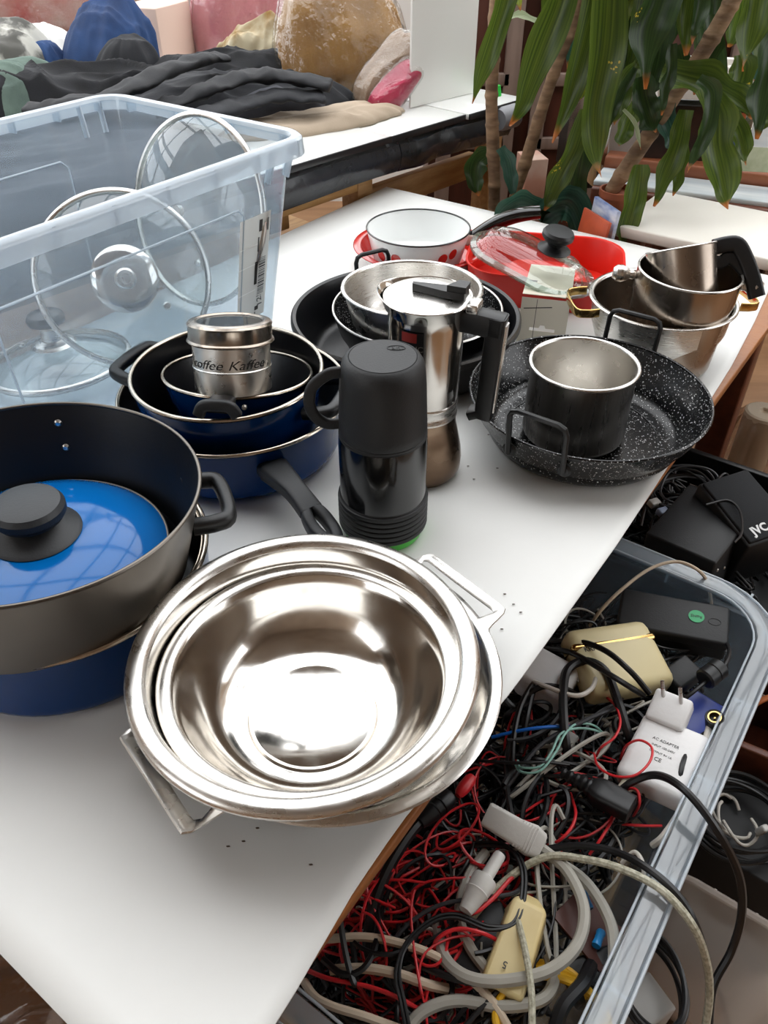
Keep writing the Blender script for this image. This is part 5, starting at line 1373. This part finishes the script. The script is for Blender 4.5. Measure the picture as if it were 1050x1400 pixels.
cr = pxbox('cream_adapter', (842, 905), (895, 893), .572, (.110, .088, .036), m_cream, 'large cream adapter with a gold band under two black cables', 'adapter', (10, 6), .012)
box('gold_band', (.1104, .010, .0362), m_gold, cr, (0, .018, .0002), bev=.0119, seg=3)
text('lettering', 'KRN', .009, m_ink, cr, (-.034, .012, .0183), (0, 0, 0), ext=.0002)
wa = pxbox('white_adapter', (748, 930), (778, 945), .560, (.062, .052, .044), m_whiteplastic, 'small white adapter by the edge of the paper', 'adapter', (6, 4), .008)
wp = P(905, 1035, .585); 
ch = pxbox('white_charger', (906, 1040), (935, 980), .578, (.084, .070, .030), m_whiteplastic, 'white plug-in charger with two bare pins and printed text', 'charger', (-8, -6), .008)
box('plug_head', (.036, .040, .024), m_whiteplastic, ch, (.050, .012, .014), (0, R(-18), 0), bev=.004, seg=3)
for s in (-1, 1):
    a = Vector((.056, .012 + s * .0095, .026)); d_ = Vector((.35, .25, .9)).normalized()
    pn = sweep('pin', [a, a + d_ * .011], circ(.0022, 10), m_whiteplastic, ch)
    sweep('pin_tip', [a + d_ * .0105, a + d_ * .020], circ(.0021, 10), m_steel, pn)
yaw_t = R(-68)
for i, (s_, tx) in enumerate(((.0046, 'AC ADAPTER'), (.0034, 'INPUT 100-240V'), (.0034, 'OUTPUT 9V 1A'), (.0062, 'CE'))):
    text('lettering', tx, s_, m_print, ch, (.012 - .0075 * i, .002, .0153), (0, 0, R(-90)), ext=.0001)
pts = [P(872, 1088, .575), P(862, 1092, .578)]
sweep('strain_relief', [Vector((-.043, .020, 0)) + Vector((-.0025 * i, .0006 * i, 0)) for i in range(8)], circ(.0075, 14), M('ivory_plastic', '#cfc7b2', .5), ch, scale=lambda t: (1 - .35 * t + .12 * math.sin(t * 22),) * 2)

# black socket plug
ia, ib_ = P(768, 1056, .578), P(864, 1107, .585)
dv = ib_ - ia; L_ = dv.length
ip = frame_root('socket_plug', ia, dv, (0, 0, 1), 'black appliance socket plug lying across the middle of the bin', 'plug')
sweep('housing', [Vector((L_ * f, 0, 0)) for f in (.42, .50, .62, .99, 1.0)], rrect(2, 2, .5, 3), m_black, ip, up=(0, 0, 1), scale=lambda t: ((.009, .008), (.0125, .0105), (.0135, .0110), (.0125, .0105), (.0115, .0095))[round(t * 4)])
sweep('strain_relief', [Vector((L_ * .45 * i / 14, 0, 0)) for i in range(15)], circ(1, 12), m_black, ip, scale=lambda t: (.0048 + .004 * t + .0012 * math.sin(t * 30),) * 2)
# white plug on the thick pale cable
wa_, wb_ = P(664, 1112, .590), P(742, 1158, .582)
dv = wb_ - wa_; L_ = dv.length
wpk = frame_root('white_socket_plug', wa_, dv, (-.1, -.5, .85), 'worn white appliance plug on the thick pale cable', 'plug')
sweep('housing', [Vector((L_ * f, 0, 0)) for f in (0, .03, .55, .80, .97, 1.0)], rrect(2, 2, .35, 3), m_greywhite, wpk, up=(0, 0, 1), scale=lambda t: ((.0105, .0085), (.0118, .0100), (.0125, .0105), (.0150, .0085), (.0120, .0075), (.0095, .0060))[round(t * 5)])
for k in range(6): box('grip_rib', (.0016, .026, .0012), m_greywhite, wpk, (L_ * (.58 + .05 * k), 0, .0092 - .0002 * k), bev=.0004, seg=1)
box('scuff', (.012, .0006, .004), M('brown_scuff', '#7a5335', .8), wpk, (L_ * .80, -.0148, -.003), bev=.0002, seg=1)
# translucent barrel plug
ga, gb = P(684, 1168, .586), P(636, 1246, .584)
dv = gb - ga; L_ = dv.length
gpk = frame_root('translucent_connector', ga, dv, (0, 0, 1), 'translucent grey barrel connector standing slanted in the tangle', 'connector')
lathe('barrel', [(0, 0), (.0052, 0), (.0058, .003), (.0060, L_ * .38), (.0064, L_ * .40), (.0112, L_ * .44), (.0118, L_ * .50), (.0105, L_ * .66), (.0112, L_ * .68), (.0098, L_ * .72), (.0075, L_ * .92), (.006, L_), (0, L_)], m_greywhite, gpk, 32, rot=(0, R(90), 0))
# cream wedge plug
cw = frame_root('cream_wedge_plug', P(706, 1292, .566), P(722, 1246, .566) - P(694, 1330, .566), (-.1, -.3, .95), 'yellowed cream wedge shaped plug inside the wide pale bow', 'plug')
l0 = [Vector(p) for p in ((-.044, -.020, -.010), (-.044, .020, -.010), (-.044, .018, .012), (-.044, -.018, .012))]
l1 = [Vector(p) for p in ((.030, -.020, -.010), (.030, .020, -.010), (.030, .015, .020), (.030, -.015, .020))]
l2 = [Vector(p) for p in ((.044, -.008, -.006), (.044, .008, -.006), (.044, .006, .006), (.044, -.006, .006))]
w_ = loft('wedge_body', [l0, l1, l2], m_cream2, cw, angle=25); bv = w_.modifiers.new('soft_edges', 'BEVEL'); bv.width = .003; bv.segments = 3
text('lettering', '5', .009, m_ink, cw, (-.026, .004, .0166), (R(4), R(-6), R(90)), ext=.0002)
# circuit board with a blue component
cbd = pxbox('circuit_board', (808, 1268), (835, 1295), .553, (.058, .050, .0022), M('brown_board', '#4a1f12', .45), 'brown circuit board with a blue component by the right wall of the bin', 'board', (-14, 12), .0004)
lathe('blue_component', [(0, -.008), (.0038, -.008), (.0044, -.006), (.0038, -.003), (.0038, .003), (.0044, .006), (.0038, .008), (0, .008)], M('component_blue', '#1c86c9', .3), cbd, 24, (.010, -.006, .0055), (R(90), 0, R(15)))
lathe('blue_component', [(0, -.008), (.0038, -.008), (.0044, -.006), (.0038, -.003), (.0038, .003), (.0044, .006), (.0038, .008), (0, .008)], M('component_blue2', '#14689e', .3), cbd, 24, (-.018, .012, .0055), (R(90), 0, R(60)))
# moulded black plug beside the bowls, red boot
ba, bb = P(615, 1088, .580), P(575, 1124, .580)
o = lathe('moulded_plug', [(0, 0), (.009, 0), (.0105, .004), (.0105, .014), (.0092, .015), (.0105, .016), (.0100, .022), (.0088, .023), (.0095, .024), (.0085, .032), (.0062, .042), (0, .042)], m_black, None, 28, ba, (bb - ba).to_track_quat('Z', 'Y').to_euler()); tag(o, 'moulded black plug next to the table edge by the steel bowls', 'plug')
ra_, rb_ = P(646, 1062, .575), P(624, 1090, .575)
o = lathe('red_boot', [(0, 0), (.0045, 0), (.0062, .004), (.0068, .016), (.0052, .024), (.003, .027), (0, .027)], m_cabred, None, 24, ra_, (rb_ - ra_).to_track_quat('Z', 'Y').to_euler()); tag(o, 'red rubber boot of a clip beside the steel bowls', 'clip')
# barrel power plug pointing at the camera
pa_ = P(977, 980, .600); dvv = (Vector((0, 0, CAMZ)) - pa_).normalized(); dvv = (dvv + Vector((.15, .5, 0))).normalized()
br = frame_root('barrel_plug', pa_ - dvv * .022, Vector((0, 0, 1)).cross(dvv), dvv, 'round black barrel plug facing up by the right rim of the bin', 'plug')
lathe('sleeve', [(0, -.012), (.006, -.012), (.0085, .0), (.0098, .004), (.0098, .021), (.0090, .022), (.0078, .0215), (.0074, .016), (0, .016)], m_black, br, 32)
lathe('contact_ring', [(.0070, .016), (.0070, .0220), (.0056, .0220), (.0056, .016)], m_gold, br, 32, angle=30)
lathe('centre_pin', [(.0012, .012), (.0012, .020), (0, .0205)], m_gold, br, 16)
wire('black_cable', [(968, 1000), (945, 1018), (934, 1042), (928, 1066), (912, 1092)], [.582, .588, .596, .59, .57], .0026, m_cabblk, 'thin black cable behind the white charger, from the barrel plug')
for nm, c, ax, z, sz, m, lb in (('blue_case', (950, 985), (968, 955), .545, (.060, .040, .025), M('blue_plastic', '#2b3d90', .35), 'dark blue plastic case half hidden by the barrel plug'),
        ('black_adapter', (930, 925), (960, 905), .560, (.040, .030, .026), m_blackmatte, 'small black block between the cream adapter and the ferrite barrel'),
        ('black_adapter', (812, 1335), (838, 1325), .540, (.050, .034, .024), m_black, 'small black block under the circuit board'),
        ('black_transformer', (655, 1290), (690, 1280), .548, (.060, .052, .03), m_blackmatte, 'dark grey block under the pale loops, left of the cream wedge plug'),
        ('grey_socket', (770, 1010), (800, 1030), .545, (.03, .02, .015), m_greywhite, 'grey socket block lost under the black arch')):
    o = box(nm, sz, m, None, P(*c, z), (R(6), R(-5), math.atan2((P(*ax, z) - P(*c, z)).y, (P(*ax, z) - P(*c, z)).x)), bev=.003); tag(o, lb, 'adapter')

# ================================================================ black crate with loudspeakers behind the bin
kr = root('black_crate', TW(.99, -.02, 0), 'black crate of loudspeakers and cables beyond the cable bin', 'crate', YAW)
for s in (-1, 1):
    box('side', (.34, .012, .53), m_black, kr, (0, s * .16, .265), bev=.002)
    box('end', (.012, .31, .53), m_black, kr, (s * .164, 0, .265), bev=.002)
box('filling', (.31, .30, .40), m_black, kr, (0, 0, .202), bev=.004)
def spk(name, c, ax, z, size, tilt, label):
    p = P(*c, z); q = P(*ax, z); d = q - p
    r = root(name, p, label, 'speaker', rot=(R(tilt[0]), R(tilt[1]), math.atan2(d.y, d.x)))
    box('cabinet', size, m_blackmatte, r, (0, 0, 0), bev=.003)
    return r
s1 = spk('loudspeaker', (950, 752), (992, 772), .545, (.098, .130, .11), (4, -3), 'black loudspeaker cabinet with a pale top edge, against the far rim of the bin')
box('pale_edge', (.096, .0012, .0012), m_satin, s1, (0, .0648, .0548), bev=.0003, seg=1)  # thin pale strip along the top edge
for k in range(4): lathe('screw', [(0, .0015), (.002, .001), (.0026, 0)], m_steel, s1, 12, (.0492, -.05 + .03 * k, .03 - .02 * (k % 2)), (0, R(90), 0))
s2 = spk('loudspeaker', (1004, 722), (1040, 712), .566, (.080, .115, .10), (12, -4), 'black loudspeaker with white maker lettering at the right edge')
box('grille', (.074, .108, .006), M('black_grille_cloth', '#16181b', .9, bump=.4, bscale=900, bdist=.001), s2, (0, 0, .0515), bev=.002)
text('lettering', 'JVC', .017, M('white_lettering', '#d8d8d8', .5), s2, (-.012, -.040, .0547), (0, 0, R(4)), ext=.0003, offset=.0006)
# coil of thin cable on the crate
for k in range(7):
    random.seed(k + 40)
    c = P(934, 678, .57) + Vector((random.uniform(-.006, .006), random.uniform(-.006, .006), .003 * k))
    rx = .042 + .004 * (k % 3); ry = .036 + .004 * (k % 2)
    pts = [c + Vector((rx * math.cos(t) + .004 * math.sin(3 * t + k), ry * math.sin(t), .010 * math.sin(t + .6) + .003 * math.sin(2 * t + k))) for t in [2 * PI * i / 16 for i in range(16)]]
    o = sweep('coiled_cable', spline(pts, 4, True), circ(.0019, 7), m_cabgrey, None, closed=True)
    tag(o, 'turn of the dark grey cable coil lying behind the loudspeakers', 'cable', 'grey cable coil')
for i, (px, z, r, lb) in enumerate((([(876, 720), (884, 690), (898, 668), (915, 660), (930, 672)], .57, .0024, 'black cable rising beside the speckled pan above the bin'),
        ([(888, 735), (892, 712), (900, 700), (915, 696)], .565, .002, 'thin black cable at the table edge by the loudspeakers'),
        ([(975, 672), (982, 655), (992, 648), (1000, 660), (1006, 680)], .60, .0024, 'flat black strap looped up behind the loudspeakers'),
        ([(1006, 680), (1012, 669), (1024, 670), (1030, 684)], .60, .0024, 'small black strap loop right of the larger one'),
        ([(965, 690), (995, 684), (1012, 700), (1014, 728), (1004, 742)], .622, .0016, 'thin black cable lying between the two loudspeakers'))):
    wire('black_cable', px, z, r, m_cabblk, lb)
for c, lb, m in (((894, 688), 'clear network plug by the table edge', m_greywhite), ((906, 700), 'pale blue connector block by the table edge', M('pale_blue_plastic', '#8f9bb5', .4))):
    o = box('connector', (.018, .012, .010), m, None, P(*c, .575), (R(10), R(8), R(30)), bev=.002); tag(o, lb, 'connector')
tangle('dark_cable_heap', m_cabblk, 46, .42, .54, (.0015, .0025), 'dark heap of cables inside the black crate', (.86, 1.12), (-.14, .10), (.02, .05))

# ================================================================ wrapped roll, crates and low bin on the floor at the right
rp_ = P(1046, 562, .42)
rl = root('wrapped_roll', (rp_.x, rp_.y, 0), 'upright cream roll under loose packing film at the right edge', 'roll')
lathe('roll', [(0, 0), (.036, 0), (.038, .003), (.038, .418), (.034, .421), (.012, .421), (.010, .415), (0, .41)], M('cream_roll', '#d9cbb4', .6), rl, 40)
def drape(p, a):
    k = 1 + .10 * math.sin(a * 5 + p[2] * 9) + .06 * math.sin(a * 11)
    return (p[0] * k, p[1] * k, p[2])
lathe('film', [(.0385, .412), (.046, .405), (.050, .38), (.062, .30), (.085, .22), (.12, .12), (.145, .02)], m_filmwarm, rl, 72, angle=0, warp=drape)
wc = root('brown_crate', P(1062, 925, .30) * 1, 'brown wooden crate right of the cable bin', 'crate', YAW + .1)
wc.location.z = 0
for s in (-1, 1):
    for k in range(3): box('slat', (.30, .014, .085), m_redwood, wc, (0, s * .12, .05 + .097 * k), bev=.003)
    for k in range(3): box('slat', (.014, .22, .085), m_redwood, wc, (s * .143, 0, .05 + .097 * k), bev=.003)
box('base_board', (.28, .22, .01), m_redwood, wc, (0, 0, .012), bev=.002)
for k in range(5):
    random.seed(k + 70)
    c = P(1005, 1125, .24) + Vector((random.uniform(-.008, .008), random.uniform(-.008, .008), .0075 * k))
    rr = .060 + .006 * (k % 3)
    pts = [c + Vector((rr * math.cos(t), rr * .9 * math.sin(t), .006 * math.sin(2 * t + k))) for t in [2 * PI * i / 16 for i in range(16)]]
    o = sweep('black_coil', spline(pts, 4, True), circ(.0032, 8), m_cabblk, None, closed=True)
    tag(o, 'turn of the thick black cable coil on the floor box right of the bin', 'cable', 'black cable coil')
for k in range(4):
    c = P(990 + 6 * k, 1108 + 8 * k, .232)
    pts = [c + Vector((.022 * math.cos(t + k), .030 * math.sin(t + k), .004 * math.sin(3 * t) + .004 * k)) for t in [3.6 * i / 8 for i in range(9)]]
    o = tube('white_lead', pts, .0024, m_cabwhite, None); tag(o, 'off-white lead bunched inside the thick black coil', 'cable', 'white leads in the black coil')
o = box('cable_tie', (.012, .010, .020), m_greywhite, None, P(1042, 1135, .262), (.2, .2, .4), bev=.003); tag(o, 'white tie on the thick black coil', 'tie')
wire('orange_strap', [(1012, 990), (1022, 972), (1040, 958), (1062, 950)], [.29, .30, .31, .31], .0045, M('orange_strap', '#b3622a', .6), 'orange cable end beside the brown crate', cat='cable')
fb_ = box('floor_box', (.20, .24, .225), M('black_box', '#0f0f11', .6), None, (0, 0, 0), (0, 0, YAW), bev=.003)
fb_.location = P(1010, 1120, .225) + Vector((.02, .02, -.1125)); tag(fb_, 'black box on the floor carrying the thick black coil', 'box')

lbn = root('low_bin', TW(.385, -.252, 0), 'small translucent bin on the floor at the lower right', 'bin', YAW)
bin_shell(lbn, .40, .205, .30, .022, .012, .04, m_binwarm, m_binwarm, ribs=4, skirt=.02)
for k in range(6):
    random.seed(k + 90)
    c = P(893, 1335, .26) + Vector((random.uniform(-.004, .004), random.uniform(-.004, .004), -.006 * k))
    pts = [c + Vector((.038 * math.cos(t), .055 * math.sin(t), .008 * math.sin(t + k))) for t in [2 * PI * i / 16 for i in range(16)]]
    o = sweep('black_coil', spline(pts, 4, True), circ(.0032, 8), m_cabblk, None, closed=True)
    tag(o, 'turn of the black cable coil inside the low bin', 'cable', 'black coil in the low bin')
o = box('grey_adapter', (.05, .05, .20), m_greywhite, None, P(885, 1368, .20) + Vector((0, 0, -.095)), (0, 0, .5), bev=.004); tag(o, 'grey adapter half seen inside the low bin', 'adapter')
tangle('low_bin_cables', m_cabblk, 30, .12, .22, (.002, .003), 'dark leads at the bottom of the low bin', (.24, .40), (-.31, -.20), (.02, .04))

# floor bag at the lower left
fbg = heap('plastic_bag', (-.52, .30, .002), .20, .18, .16, m_filmwarm, .4, 3, .05); tag(fbg, 'crumpled clear plastic bag on the brown floor at the lower left', 'bag')
